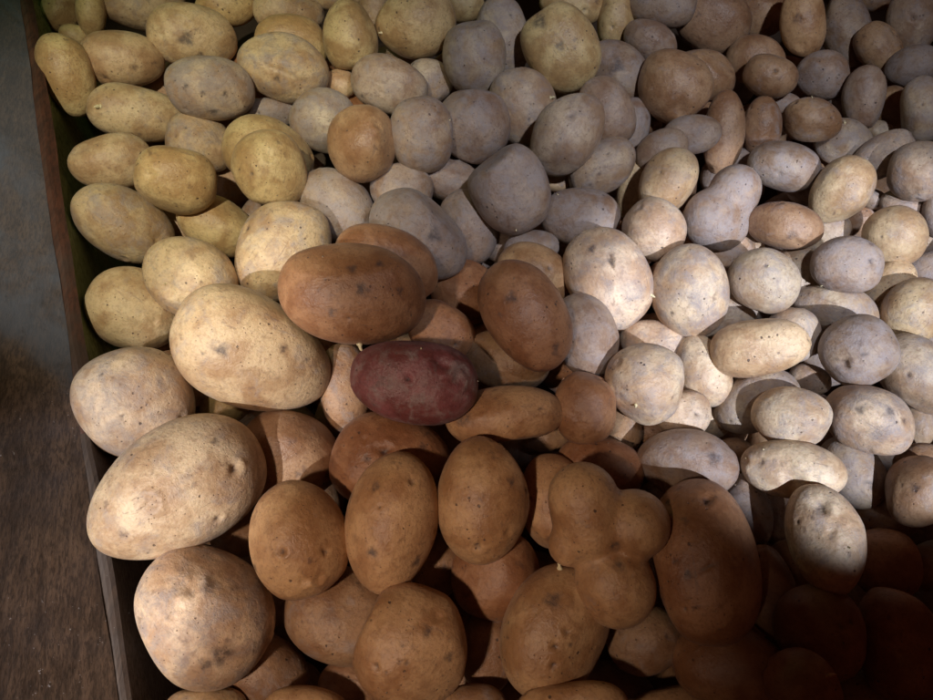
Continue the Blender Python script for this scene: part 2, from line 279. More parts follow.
((0.1107, 0.1485, -0.052), (0.979, 0.141, -0.079, -0.127), (0.0366, 0.0271, 0.0252), 'r', 0.0, 150, 'large oval reddish potato, directly above the three-lobed potato'),
((-0.1317, 0.4214, -0.0597), (0.919, 0.281, 0.168, -0.221), (0.0421, 0.0332, 0.0309), 'd', 0.0, 34, 'large oval dusky brown potato, second one lower left of the glossy golden potato'),
((-0.1278, 0.6304, -0.035), (0.681, 0.257, 0.338, -0.597), (0.0391, 0.0306, 0.029), 'y', 0.0, 17, 'large oval yellowish potato, closest one upper right of the cracked potato'),
((0.1109, 0.3991, -0.046), (0.947, 0.31, -0.073, -0.039), (0.0397, 0.0276, 0.0242), 'd', 0.0, 96, 'large long dusky brown potato, second one upper left of the pale black-nicked potato'),
((0.3811, 0.2241, -0.0307), (0.768, 0.31, -0.14, -0.542), (0.0366, 0.0266, 0.0243), 'g', 0.0, 131, 'large oval dusty grey potato, second one lower right of the dark pitted potato'),
((0.3239, 0.0727, -0.046), (0.662, 0.232, -0.138, -0.699), (0.0263, 0.0241, 0.0208), 'r', 0.0, 186, 'medium round reddish potato, second one right of the half-lit end-on potato'),
((0.174, 0.3672, -0.024), (0.883, 0.323, -0.024, -0.34), (0.0301, 0.0287, 0.0279), 'p', 0.0, 98, 'medium round pale potato, second one upper right of the pale black-nicked potato'),
((0.3949, 0.3605, -0.024), (0.759, 0.377, -0.087, -0.523), (0.0289, 0.026, 0.0247), 't', 0.0, 114, 'medium round tan potato, closest one upper right of the grey egg-shaped potato'),
((0.3175, 0.4551, -0.0393), (0.895, 0.363, -0.142, -0.216), (0.035, 0.0232, 0.0234), 'd', 0.0, 72, 'medium long dusky brown potato, second one directly above the orange-blotched dusky potato'),
((-0.1505, -0.0037, -0.0641), (0.973, -0.028, 0.127, -0.193), (0.0339, 0.0257, 0.023), 'b', 0.0, 168, 'medium oval brown potato, lower right of the black-smudged pale potato'),
((0.2955, 0.3717, -0.024), (0.924, 0.31, -0.183, -0.129), (0.0334, 0.0215, 0.0218), 'b', 0.0, 109, 'dark dusky oval potato with an orange blotch on its upper side'),
((0.3915, 0.282, -0.024), (0.823, 0.05, -0.36, 0.436), (0.0301, 0.0258, 0.0226), 't', 0.0, 127, 'medium oval tan potato, upper right of the dark pitted potato'),
((0.1949, 0.4237, -0.0236), (0.809, 0.205, -0.291, 0.468), (0.0326, 0.0265, 0.0234), 't', 0.0, 53, 'medium oval tan potato, fourth one upper right of the pale black-nicked potato'),
((0.2883, 0.6932, -0.0602), (0.845, 0.447, -0.027, -0.292), (0.0461, 0.0353, 0.0305), 'b', 0.0, 40, 'large oval brown potato, second one left of the ginger top-edge potato'),
((0.0608, 0.5458, -0.0517), (0.743, 0.33, 0.192, -0.55), (0.0401, 0.0339, 0.0318), 'g', 0.0, 45, 'large oval dusty grey potato, closest one lower left of the golden dark-scarred potato'),
((-0.1084, 0.2252, -0.0632), (0.709, 0.073, 0.194, -0.674), (0.0404, 0.0244, 0.0213), 'b', 0.0, 95, 'large long brown potato, left of the maroon potato'),
((0.4335, 0.4313, -0.0183), (0.685, 0.029, -0.419, 0.595), (0.0281, 0.0262, 0.0254), 'g', 0.0, 76, 'medium round dusty grey potato, second one lower right of the small upright dusky potato'),
((0.1353, 0.4571, -0.0462), (0.911, 0.304, -0.175, 0.217), (0.039, 0.0259, 0.0261), 'g', 0.0, 49, 'large long dusty grey potato, third one directly above the pale black-nicked potato'),
((-0.2544, 0.4072, -0.0741), (0.926, 0.253, 0.229, -0.164), (0.0408, 0.0284, 0.0287), 'y', 0.0, 83, 'large long yellowish potato, closest one upper right of the rough netted potato'),
((0.3698, 0.6421, -0.024), (0.659, 0.449, 0.097, -0.595), (0.0377, 0.0242, 0.0225), 'o', 0.0, 57, 'clean ginger oval potato standing upright, cut by the top edge'),
((-0.0691, 0.3213, -0.0099), (0.948, 0.264, 0.101, -0.147), (0.0484, 0.0325, 0.0285), 'r', 0.0, 89, 'half-buried long reddish potato, closest one upper right of the huge mottled brown potato'),
((0.0357, 0.2521, -0.0598), (0.973, 0.212, -0.01, -0.091), (0.04, 0.0298, 0.0269), 'b', 0.0, 107, 'large oval brown potato, closest one right of the maroon potato'),
((0.2056, 0.2331, -0.0453), (0.762, 0.256, -0.015, -0.595), (0.0338, 0.0232, 0.0204), 'p', 0.0, 144, 'medium long pale potato, closest one right of the speckled grey-white potato'),
((-0.1519, 0.5298, -0.0571), (0.922, 0.356, 0.133, -0.072), (0.0369, 0.0334, 0.0299), 'g', 0.0, 26, 'large round dusty grey potato, upper left of the glossy golden potato'),
((0.3332, 0.2931, -0.039), (0.926, 0.264, -0.21, -0.166), (0.0371, 0.0202, 0.0182), 'g', 0.0, 124, 'medium long dusty grey potato, directly below the grey egg-shaped potato'),
((0.2495, 0.2075, -0.0467), (0.944, 0.124, -0.234, 0.196), (0.0367, 0.0258, 0.0233), 'g', 0.0, 156, 'medium long dusty grey potato, third one upper left of the shiny pale long potato'),
((0.2705, 0.51, -0.0522), (0.607, 0.367, 0.139, -0.691), (0.0431, 0.0216, 0.0198), 'b', 0.0, 71, 'medium long brown potato, third one upper left of the orange-blotched dusky potato'),
((0.0166, 0.0116, -0.0737), (0.697, 0.017, -0.003, -0.717), (0.0306, 0.0223, 0.0198), 'b', 0.0, 177, 'medium oval brown potato, right of the big freckled brown potato'),
((0.388, 0.5842, -0.0453), (0.845, 0.427, -0.105, -0.304), (0.029, 0.0255, 0.0219), 'd', 0.0, 65, 'medium round dusky brown potato, upper left of the small upright dusky potato'),
((0.419, 0.5418, -0.035), (0.609, 0.432, 0.073, -0.661), (0.0323, 0.021, 0.0196), 'd', 0.0, 66, 'small dusky grey oval potato standing upright'),
((0.3564, 0.5101, -0.035), (0.885, 0.387, -0.155, -0.206), (0.0295, 0.0215, 0.021), 'b', 0.0, 70, 'medium oval brown potato, second one lower left of the small upright dusky potato'),
((0.3242, 0.5747, -0.035), (0.874, 0.416, -0.111, -0.225), (0.0295, 0.0228, 0.0203), 'b', 0.0, 64, 'medium oval brown potato, second one lower left of the ginger top-edge potato'),
((-0.0237, 0.2721, -0.0434), (0.916, 0.21, 0.097, -0.329), (0.0322, 0.0258, 0.0225), 'r', 0.0, 93, 'medium oval reddish potato, closest one upper right of the maroon potato'),
((0.2318, 0.0553, -0.056), (0.764, 0.159, -0.123, -0.614), (0.0376, 0.0216, 0.022), 'r', 0.0, 182, 'half-buried long reddish potato, right of the curved-scar potato'),
((0.3222, 0.1482, -0.0571), (0.788, 0.241, -0.142, -0.548), (0.0314, 0.0227, 0.0219), 'g', 0.0, 162, 'medium oval dusty grey potato, closest one right of the shiny pale long potato'),
((-0.2855, 0.5064, -0.0634), (0.915, 0.317, 0.227, -0.1), (0.0367, 0.0305, 0.0265), 't', 0.0, 10, 'large oval tan potato, second one lower left of the cracked potato'),
((0.4468, 0.6793, -0.0653), (0.7, 0.462, 0.036, -0.543), (0.0444, 0.0264, 0.0254), 'd', 0.0, 59, 'large long dusky brown potato, closest one right of the ginger top-edge potato'),
((0.4644, 0.5143, -0.024), (0.655, 0.445, 0.007, -0.611), (0.0336, 0.0207, 0.0212), 'g', 0.0, 68, 'medium long dusty grey potato, second one right of the small upright dusky potato'),
((0.0413, 0.6448, -0.0472), (0.682, 0.333, 0.257, -0.599), (0.0457, 0.0313, 0.0282), 'g', 0.0, 35, 'large long dusty grey potato, closest one left of the golden dark-scarred potato'),
((0.1462, 0.5232, -0.0358), (0.776, 0.369, 0.114, -0.499), (0.0376, 0.0275, 0.0263), 'd', 0.0, 47, 'large oval dusky brown potato, closest one lower right of the golden dark-scarred potato'),
((0.0015, 0.394, -0.0588), (0.76, 0.242, 0.181, -0.575), (0.0382, 0.0285, 0.0255), 'd', 0.0, 91, 'large oval dusky brown potato, third one upper right of the huge mottled brown potato'),
((0.5008, 0.6588, -0.035), (0.661, 0.477, 0.033, -0.579), (0.0365, 0.0261, 0.0254), 'g', 0.0, 61, 'medium oval dusty grey potato, third one upper right of the small upright dusky potato'),
((-0.0015, 0.335, -0.083), (0.934, 0.249, 0.067, -0.246), (0.0376, 0.0314, 0.0285), 'r', 0.0, 92, 'half-buried oval reddish potato, third one upper right of the maroon potato'),
((0.2263, 0.1168, -0.0544), (0.77, 0.194, -0.089, -0.601), (0.0315, 0.0193, 0.0178), 'd', 0.0, 154, 'medium long dusky brown potato, lower left of the shiny pale long potato'),
((0.1675, 0.5919, -0.0524), (0.837, 0.404, 0.056, -0.366), (0.0429, 0.0303, 0.0306), 'd', 0.0, 41, 'half-buried oval dusky brown potato, closest one right of the golden dark-scarred potato'),
((0.4668, 0.6344, -0.0519), (0.772, 0.458, -0.055, -0.437), (0.0326, 0.0205, 0.0198), 'b', 0.0, 60, 'medium long brown potato, second one directly above the small upright dusky potato'),
((-0.2078, 0.4873, -0.0571), (0.925, 0.328, 0.173, -0.077), (0.0467, 0.036, 0.0321), 'y', 0.0, 13, 'half-buried oval yellowish potato, second one directly below the cracked potato'),
((0.3096, 0.5124, -0.046), (0.64, 0.391, 0.101, -0.654), (0.0309, 0.0199, 0.018), 'b', 0.0, 69, 'medium long brown potato, fifth one lower left of the ginger top-edge potato'),
((0.4885, 0.5956, -0.042), (0.887, 0.367, -0.278, -0.034), (0.0265, 0.022, 0.0183), 'd', 0.0, 67, 'medium oval dusky brown potato, second one upper right of the small upright dusky potato'),
((0.0705, -0.025, -0.012), (0.997, -0.025, -0.068, 0.011), (0.0375, 0.017, 0.0173), 'o', 0.0, 178, 'half-buried long orange-brown potato, third one directly below the three-lobed potato'),
((-0.3929, 0.7237, -0.064), (0.873, 0.44, 0.155, 0.14), (0.0507, 0.0305, 0.028), 't', 0.0, 4, 'half-buried long tan potato, second one upper right of the corner potato'),
((0.2263, 0.6892, -0.0372), (0.888, 0.44, -0.093, -0.098), (0.0402, 0.0261, 0.0234), 'd', 0.0, 39, 'half-buried long dusky brown potato, third one right of the golden dark-scarred potato'),
((0.2106, 0.6499, -0.057), (0.865, 0.429, -0.009, -0.261), (0.0319, 0.022, 0.0209), 'd', 0.0, 42, 'medium long dusky brown potato, second one right of the golden dark-scarred potato'),
((0.0617, 0.3287, -0.0423), (0.936, 0.272, 0.014, -0.224), (0.0363, 0.0284, 0.026), 'o', 0.0, 104, 'half-buried oval orange-brown potato, closest one left of the pale black-nicked potato'),
((0.4221, 0.4711, -0.0415), (0.881, 0.233, -0.347, 0.223), (0.0305, 0.0208, 0.0186), 'g', 0.0, 74, 'medium long dusty grey potato, directly below the small upright dusky potato'),
((0.2328, 0.4975, -0.0416), (0.923, 0.351, -0.161, -0.006), (0.031, 0.0206, 0.0198), 'd', 0.0, 51, 'medium long dusky brown potato, fourth one upper left of the orange-blotched dusky potato'),
((-0.2131, 0.7123, -0.0673), (0.896, 0.426, 0.122, 0.012), (0.0427, 0.0259, 0.0248), 't', 0.0, 15, 'half-buried long tan potato, second one directly above the cracked potato'),
((-0.0654, 0.4378, -0.0552), (0.943, 0.324, 0.062, -0.037), (0.0321, 0.0265, 0.0226), 'd', 0.0, 33, 'half-buried oval dusky brown potato, lower right of the glossy golden potato'),
((0.1141, -0.027, -0.1127), (0.994, -0.016, -0.093, -0.057), (0.0391, 0.0326, 0.0293), 'd', 0, 198, 'half-buried oval dusky brown potato, second one directly below the three-lobed potato'),
((-0.2009, 0.6448, -0.0568), (0.904, 0.404, 0.138, -0.024), (0.0402, 0.031, 0.0262), 'y', 0.0, 21, 'half-buried oval yellowish potato, closest one directly above the cracked potato'),
((0.4004, 0.5048, -0.0615), (0.862, 0.39, -0.139, -0.293), (0.0306, 0.0238, 0.0221), 'g', 0.0, 73, 'medium oval dusty grey potato, closest one lower left of the small upright dusky potato'),
((0.1835, 0.1948, -0.0441), (0.974, 0.163, -0.157, 0.012), (0.0233, 0.02, 0.0177), 'p', 0.0, 145, 'small oval pale potato, closest one lower right of the speckled grey-white potato'),
((-0.024, 0.0749, -0.0744), (0.723, 0.033, 0.06, -0.688), (0.0256, 0.0218, 0.0181), 'b', 0.0, 172, 'half-buried oval brown potato, closest one directly above the big freckled brown potato'),
((0.1712, 0.2677, -0.0591), (0.964, 0.226, -0.12, -0.077), (0.0326, 0.0216, 0.0206), 'p', 0.0, 101, 'half-buried long pale potato, directly above the speckled grey-white potato'),
((-0.0859, -0.0132, -0.068), (0.996, -0.015, 0.074, -0.044), (0.0245, 0.0179, 0.0178), 'b', 0.0, 174, 'half-buried small oval brown potato, closest one lower left of the big freckled brown potato'),
((-0.0193, 0.4604, -0.0674), (0.94, 0.332, 0.038, -0.068), (0.0333, 0.023, 0.02), 'd', 0.0, 32, 'medium long dusky brown potato, second one right of the glossy golden potato'),
((0.1777, 0.6942, -0.061), (0.624, 0.373, 0.23, -0.647), (0.0349, 0.0227, 0.0228), 'y', 0.0, 38, 'medium long yellowish potato, second one upper right of the golden dark-scarred potato'),
((0.2652, 0.5998, -0.057), (0.872, 0.416, -0.057, -0.252), (0.0364, 0.0266, 0.0259), 'b', 0.0, 44, 'half-buried oval brown potato, fourth one lower left of the ginger top-edge potato'),
((0.3522, 0.7097, -0.068), (0.848, 0.451, -0.07, -0.269), (0.0313, 0.0255, 0.0249), 'b', 0.0, 58, 'medium oval brown potato, closest one left of the ginger top-edge potato'),
((0.1981, 0.4745, -0.038), (0.91, 0.309, -0.208, 0.182), (0.0272, 0.0197, 0.0173), 'd', 0.0, 52, 'medium oval dusky brown potato, fourth one directly above the pale black-nicked potato'),
((0.3272, 0.6214, -0.057), (0.873, 0.423, -0.102, -0.222), (0.0323, 0.026, 0.022), 'b', 0.0, 63, 'half-buried oval brown potato, closest one lower left of the ginger top-edge potato'),
((-0.0435, 0.5982, -0.0684), (0.914, 0.389, 0.068, -0.093), (0.0286, 0.0253, 0.0209), 'g', 0.0, 24, 'medium round dusty grey potato, closest one upper right of the glossy golden potato'),
((-0.4366, 0.6887, -0.0499), (0.641, 0.115, 0.455, -0.607), (0.0268, 0.0161, 0.016), 'y', 0.0, 2, 'small long yellowish potato, closest one upper right of the corner potato'),
((-0.4785, 0.7061, -0.057), (0.519, 0.017, 0.476, -0.71), (0.0275, 0.0214, 0.0206), 'y', 0.0, 1, 'medium oval yellowish potato, second one directly above the corner potato'),
((-0.2853, 0.7113, -0.057), (0.887, 0.435, 0.13, 0.08), (0.036, 0.023, 0.0229), 'y', 0.0, 8, 'half-buried long yellowish potato, upper left of the cracked potato'),
((0.3878, 0.318, -0.046), (0.872, 0.117, -0.344, 0.328), (0.029, 0.019, 0.0171), 't', 0.0, 126, 'half-buried long tan potato, closest one right of the grey egg-shaped potato'),
((-0.1888, 0.0977, -0.068), (0.979, 0.066, 0.165, -0.094), (0.021, 0.0177, 0.0157), 'b', 0.0, 173, 'half-buried small oval brown potato, lower right of the giant pale potato'),
((0.2858, 0.2631, -0.0351), (0.684, 0.308, -0.018, -0.66), (0.0244, 0.0236, 0.0207), 'g', 0.0, 130, 'half-buried round dusty grey potato, upper left of the dark pitted potato'),
((-0.2175, 0.212, -0.0788), (0.971, 0.17, 0.168, 0.019), (0.0228, 0.0148, 0.0141), 'y', 0.0, 135, 'small long yellowish potato, closest one lower left of the big tapered tan potato'),
((0.3046, 0.2304, -0.057), (0.914, 0.239, -0.174, -0.276), (0.0181, 0.0144, 0.0123), 'g', 0.0, 158, 'small oval dusty grey potato, second one lower left of the dark pitted potato'),
((-0.1097, -0.0256, -0.024), (0.994, -0.026, 0.102, -0.018), (0.029, 0.0137, 0.0133), 'o', 0.0, 169, 'half-buried small long orange-brown potato, second one lower left of the big freckled brown potato'),
((0.3448, 0.1103, -0.0704), (0.959, 0.071, -0.27, 0.05), (0.0267, 0.0197, 0.0189), 'b', 0.0, 189, 'half-buried oval brown potato, closest one right of the half-lit end-on potato'),
((-0.1807, -0.0243, -0.035), (0.986, -0.026, 0.161, -0.027), (0.0274, 0.0127, 0.013), 't', 0.0, 167, 'half-buried small long tan potato, directly below the black-smudged pale potato'),
((0.2557, 0.3696, -0.0717), (0.917, 0.216, -0.245, 0.227), (0.0304, 0.0224, 0.0214), 'g', 0.0, 121, 'half-buried oval dusty grey potato, second one lower left of the orange-blotched dusky potato'),
((0.1344, 0.1893, -0.0675), (0.749, 0.048, -0.187, 0.634), (0.0215, 0.0193, 0.0188), 'b', 0.0, 147, 'half-buried small round brown potato, closest one lower left of the speckled grey-white potato'),
((0.0046, -0.0254, -0.046), (1.0, -0.023, -0.004, 0.002), (0.0235, 0.0156, 0.0156), 'b', 0.0, 179, 'half-buried small long brown potato, closest one lower right of the big freckled brown potato'),
((-0.2183, 0.5555, -0.0689), (0.919, 0.37, 0.135, 0.023), (0.0349, 0.0162, 0.0148), 'd', 0.0, 31, 'half-buried long dusky brown potato, closest one directly below the cracked potato'),
((0.1757, 0.4549, -0.0736), (0.567, 0.293, 0.182, -0.748), (0.0332, 0.017, 0.0157), 't', 0.0, 54, 'half-buried long tan potato, second one directly above the pale black-nicked potato'),
((0.0649, 0.3685, -0.0594), (0.957, 0.287, -0.044, -0.021), (0.028, 0.0199, 0.0201), 'd', 0.0, 102, 'half-buried oval dusky brown potato, third one upper left of the pale black-nicked potato'),
((0.2338, 0.2937, -0.0594), (0.914, 0.164, -0.241, 0.283), (0.0383, 0.0254, 0.0231), 'g', 0.0, 123, 'half-buried long dusty grey potato, upper right of the speckled grey-white potato'),
((0.2918, -0.0183, -0.0613), (0.961, -0.049, -0.233, 0.139), (0.0237, 0.017, 0.0164), 'b', 0.0, 191, 'half-buried small oval brown potato, third one directly below the half-lit end-on potato'),
((0.3651, 0.0698, -0.0525), (0.085, 0.29, 0.029, -0.953), (0.0247, 0.018, 0.0162), 'b', 0.0, 188, 'half-buried small oval brown potato, fourth one right of the half-lit end-on potato'),
((0.1256, 0.7152, -0.0587), (0.895, 0.439, -0.049, -0.056), (0.039, 0.0262, 0.0228), 'y', 0.0, 37, 'half-buried long yellowish potato, closest one upper right of the golden dark-scarred potato'),
((0.1776, 0.5281, -0.0673), (0.564, 0.314, 0.211, -0.734), (0.0336, 0.0199, 0.0189), 'd', 0.0, 48, 'half-buried long dusky brown potato, second one lower right of the golden dark-scarred potato'),
((0.1606, -0.0293, -0.0719), (0.99, -0.028, -0.136, 0.026), (0.0386, 0.0189, 0.018), 'o', 0.0, 181, 'half-buried long orange-brown potato, third one directly below the curved-scar potato'),
((0.2619, 0.1233, -0.1132), (0.927, 0.15, -0.159, -0.304), (0.0443, 0.0368, 0.0331), 'd', 0, 217, 'half-buried oval dusky brown potato, left of the half-lit end-on potato'),
((0.3132, 0.3322, -0.0572), (0.663, 0.336, 0.011, -0.669), (0.0312, 0.0246, 0.0233), 'g', 0.0, 120, 'half-buried oval dusty grey potato, lower right of the orange-blotched dusky potato'),
((-0.2727, 0.4942, -0.1235), (0.893, 0.352, 0.076, 0.269), (0.0467, 0.033, 0.0314), 'b', 0, 264, 'half-buried oval brown potato, third one upper right of the rough netted potato'),
((-0.1754, 0.0512, -0.1203), (0.892, -0.023, 0.141, -0.429), (0.0507, 0.0371, 0.0353), 'd', 0, 203, 'half-buried oval dusky brown potato, right of the black-smudged pale potato'),
((0.4688, 0.5506, -0.0668), (0.669, 0.438, 0.011, -0.6), (0.0308, 0.0208, 0.0199), 'b', 0.0, 81, 'half-buried long brown potato, closest one right of the small upright dusky potato'),
((0.3909, 0.19, -0.0615), (0.737, -0.072, -0.315, 0.593), (0.0214, 0.0149, 0.0149), 'g', 0.0, 160, 'half-buried small long dusty grey potato, third one lower right of the dark pitted potato'),
((0.2615, 0.0737, -0.0712), (0.956, 0.017, -0.22, 0.192), (0.0234, 0.02, 0.0165), 'b', 0.0, 190, 'half-buried small oval brown potato, lower left of the half-lit end-on potato'),
((0.1054, 0.2779, -0.1219), (0.937, 0.22, -0.018, -0.27), (0.0488, 0.0362, 0.0344), 'r', 0, 235, 'half-buried oval reddish potato, left of the speckled grey-white potato'),
((-0.1416, 0.5959, -0.0676), (0.916, 0.388, 0.096, -0.009), (0.018, 0.0154, 0.0139), 't', 0.0, 25, 'small oval tan potato, second one right of the cracked potato'),
((0.191, 0.1193, -0.1227), (0.945, 0.129, -0.115, -0.277), (0.0414, 0.0404, 0.0363), 'b', 0, 216, 'half-buried round brown potato, upper right of the three-lobed potato'),
((0.0697, 0.1857, -0.079), (0.986, 0.154, -0.057, -0.005), (0.0236, 0.0145, 0.013), 'b', 0.0, 192, 'half-buried small long brown potato, third one lower left of the speckled grey-white potato'),
((-0.0042, 0.7288, -0.068), (0.899, 0.439, 0.001, 0.003), (0.0275, 0.0222, 0.019), 'y', 0.0, 20, 'half-buried oval yellowish potato, upper left of the golden dark-scarred potato'),
((0.3594, 0.3912, -0.0686), (0.759, 0.077, -0.359, 0.537), (0.0248, 0.0225, 0.0211), 'g', 0.0, 113, 'half-buried round dusty grey potato, upper left of the grey egg-shaped potato'),
((0.4339, 0.3397, -0.046), (0.91, 0.184, -0.338, 0.152), (0.0193, 0.0144, 0.014), 'd', 0.0, 128, 'half-buried small oval dusky brown potato, second one right of the grey egg-shaped potato'),
((0.1438, 0.0497, -0.1127), (0.595, 0.116, -0.037, -0.794), (0.0414, 0.0353, 0.0318), 'b', 0, 207, 'half-buried oval brown potato, closest one directly below the three-lobed potato'),
((0.3736, 0.1528, -0.046), (0.95, 0.113, -0.292, 0.018), (0.0199, 0.015, 0.0139), 'b', 0.0, 165, 'half-buried small oval brown potato, fourth one lower right of the dark pitted potato'),
((-0.028, 0.2017, -0.1114), (0.951, 0.147, 0.064, -0.263), (0.0456, 0.0378, 0.034), 'r', 0, 223, 'half-buried oval reddish potato, lower right of the maroon potato'),
((0.4388, 0.4168, -0.0537), (0.885, 0.343, -0.211, -0.234), (0.0235, 0.0155, 0.0138), 'g', 0.0, 115, 'half-buried small long dusty grey potato, third one upper right of the grey egg-shaped potato'),
((-0.2146, -0.0126, -0.1249), (0.963, -0.045, 0.159, -0.214), (0.0412, 0.0284, 0.027), 'b', 0, 194, 'half-buried long brown potato, lower left of the black-smudged pale potato'),
((0.3964, 0.0616, -0.1164), (0.869, -0.079, -0.273, 0.405), (0.0448, 0.0308, 0.0293), 'd', 0, 210, 'half-buried long dusky brown potato, second one lower right of the half-lit end-on potato'),
((-0.2512, 0.2394, -0.074), (0.963, 0.187, 0.192, 0.01), (0.0297, 0.0264, 0.0257), 't', 0.0, 134, 'half-buried round tan potato, second one lower left of the big tapered tan potato'),
((0.4547, 0.3956, -0.038), (0.632, 0.408, -0.02, -0.658), (0.0236, 0.013, 0.013), 'd', 0.0, 117, 'half-buried small long dusky brown potato, fifth one upper right of the grey egg-shaped potato'),
((0.0649, 0.198, -0.1223), (0.677, 0.141, 0.077, -0.718), (0.0405, 0.0346, 0.0312), 'd', 0, 224, 'half-buried oval dusky brown potato, second one upper left of the three-lobed potato'),
((0.3481, 0.4354, -0.1184), (0.713, 0.359, 0.009, -0.602), (0.041, 0.0311, 0.028), 'd', 0, 260, 'half-buried oval dusky brown potato, closest one directly above the orange-blotched dusky potato'),
((0.4152, 0.4312, -0.0935), (0.902, 0.328, -0.202, -0.196), (0.025, 0.0212, 0.0174), 'b', 0.0, 112, 'half-buried oval brown potato, directly above the grey egg-shaped potato'),
((0.2307, 0.1625, -0.068), (0.971, 0.118, -0.196, 0.068), (0.0199, 0.0174, 0.0154), 'b', 0.0, 155, 'half-buried small oval brown potato, left of the shiny pale long potato'),
((-0.4591, 0.6709, -0.068), (0.887, 0.386, 0.254, 0.017), (0.0183, 0.014, 0.0119), 'y', 0.0, 3, 'half-buried small oval yellowish potato, closest one directly above the corner potato'),
((0.3514, 0.4536, -0.0638), (0.756, 0.386, -0.019, -0.528), (0.0235, 0.0205, 0.0173), 'd', 0.0, 110, 'half-buried small oval dusky brown potato, closest one upper right of the orange-blotched dusky potato'),
((-0.1515, 0.1344, -0.1237), (0.652, 0.156, -0.001, 0.742), (0.044, 0.0386, 0.0348), 'b', 0, 212, 'half-buried round brown potato, third one lower left of the maroon potato'),
((0.2962, 0.4925, -0.0787), (0.911, 0.355, -0.138, -0.156), (0.0209, 0.017, 0.0144), 'd', 0.0, 80, 'half-buried small oval dusky brown potato, second one upper left of the orange-blotched dusky potato'),
((0.1856, -0.0196, -0.1197), (0.987, -0.025, -0.144, 0.064), (0.0439, 0.0337, 0.0304), 'b', 0, 199, 'half-buried oval brown potato, second one directly below the curved-scar potato'),
((0.308, 0.0488, -0.1161), (0.936, -0.028, -0.23, 0.265), (0.0394, 0.0321, 0.0289), 'b', 0, 209, 'half-buried oval brown potato, closest one lower right of the half-lit end-on potato'),
((0.4328, 0.1196, -0.1203), (0.836, -0.07, -0.3, 0.454), (0.0386, 0.0335, 0.0301), 'r', 0, 219, 'half-buried oval reddish potato, third one right of the half-lit end-on potato'),
((0.3024, 0.4994, -0.1179), (0.896, 0.356, -0.1, -0.247), (0.0371, 0.0312, 0.028), 'd', 0, 271, 'half-buried oval dusky brown potato, closest one upper left of the orange-blotched dusky potato'),
((0.2183, 0.2012, -0.0805), (0.963, 0.133, -0.192, 0.134), (0.0193, 0.0183, 0.0166), 'p', 0.0, 146, 'half-buried small round pale potato, second one lower right of the speckled grey-white potato'),
((0.1682, 0.1929, -0.0784), (0.978, 0.157, -0.135, -0.006), (0.023, 0.0164, 0.0149), 'b', 0.0, 148, 'half-buried small oval brown potato, closest one directly below the speckled grey-white potato'),
((0.0187, -0.025, -0.1233), (0.99, -0.018, -0.018, -0.141), (0.0431, 0.0327, 0.0295), 'b', 0, 197, 'half-buried oval brown potato, second one lower right of the big freckled brown potato'),
((0.0376, 0.3986, -0.0864), (0.955, 0.294, -0.02, -0.027), (0.0254, 0.0231, 0.0202), 'd', 0.0, 103, 'half-buried round dusky brown potato, second one left of the pale black-nicked potato'),
((0.4918, 0.7306, -0.068), (0.867, 0.435, -0.2, -0.141), (0.0223, 0.011, 0.0108), 'b', 0.0, 62, 'half-buried small long brown potato, second one right of the ginger top-edge potato'),
((0.3514, 0.2847, -0.1084), (0.702, 0.311, -0.047, -0.64), (0.0387, 0.0345, 0.0311), 'd', 0, 238, 'half-buried round dusky brown potato, closest one lower left of the dark pitted potato'),
((0.3078, 0.6502, -0.1183), (0.908, 0.384, -0.164, -0.035), (0.0469, 0.0373, 0.0336), 'd', 0, 297, 'half-buried oval dusky brown potato, third one lower left of the ginger top-edge potato'),
((0.3512, 0.5649, -0.068), (0.898, 0.384, -0.166, -0.134), (0.019, 0.0128, 0.013), 'd', 0.0, 77, 'half-buried small long dusky brown potato, second one directly below the ginger top-edge potato'),
((0.4463, 0.5288, -0.068), (0.891, 0.369, -0.215, -0.156), (0.0157, 0.0105, 0.0094), 'g', 0.0, 79, 'half-buried tiny long dusty grey potato, closest one lower right of the small upright dusky potato'),
((0.0938, 0.4621, -0.0695), (0.94, 0.335, -0.054, -0.039), (0.0171, 0.0126, 0.0125), 't', 0.0, 108, 'half-buried small oval tan potato, fourth one upper left of the pale black-nicked potato'),
((0.4191, 0.4369, -0.0687), (0.872, 0.358, -0.172, -0.287), (0.0175, 0.0097, 0.0099), 'g', 0.0, 111, 'half-buried tiny long dusty grey potato, second one upper right of the grey egg-shaped potato'),
((0.3127, 0.2061, -0.1238), (0.932, 0.085, -0.253, 0.246), (0.0442, 0.0343, 0.0309), 'b', 0, 227, 'half-buried oval brown potato, closest one upper left of the shiny pale long potato'),
((-0.1417, 0.2693, -0.1217), (0.791, 0.223, -0.031, 0.569), (0.0408, 0.0344, 0.031), 'b', 0, 232, 'half-buried oval brown potato, directly below the huge mottled brown potato'),
((-0.3516, 0.6382, -0.1182), (0.896, 0.395, 0.142, 0.142), (0.0427, 0.033, 0.0297), 'b', 0, 289, 'half-buried oval brown potato, second one right of the corner potato'),
((0.2001, 0.5492, -0.079), (0.919, 0.373, -0.097, -0.088), (0.0179, 0.013, 0.013), 'b', 0.0, 56, 'half-buried small oval brown potato, third one lower right of the golden dark-scarred potato'),
((-0.3024, 0.4343, -0.1194), (0.883, 0.2, 0.282, -0.318), (0.0381, 0.0351, 0.0316), 'b', 0, 252, 'half-buried round brown potato, closest one directly above the rough netted potato'),
((-0.1112, 0.7131, -0.068), (0.622, 0.25, 0.358, -0.65), (0.0289, 0.0184, 0.0189), 't', 0.0, 19, 'half-buried long tan potato, third one upper right of the cracked potato'),
((0.0575, 0.0537, -0.1128), (0.938, 0.057, -0.029, -0.341), (0.0444, 0.0363, 0.0326), 'b', 0, 206, 'half-buried oval brown potato, closest one left of the three-lobed potato'),
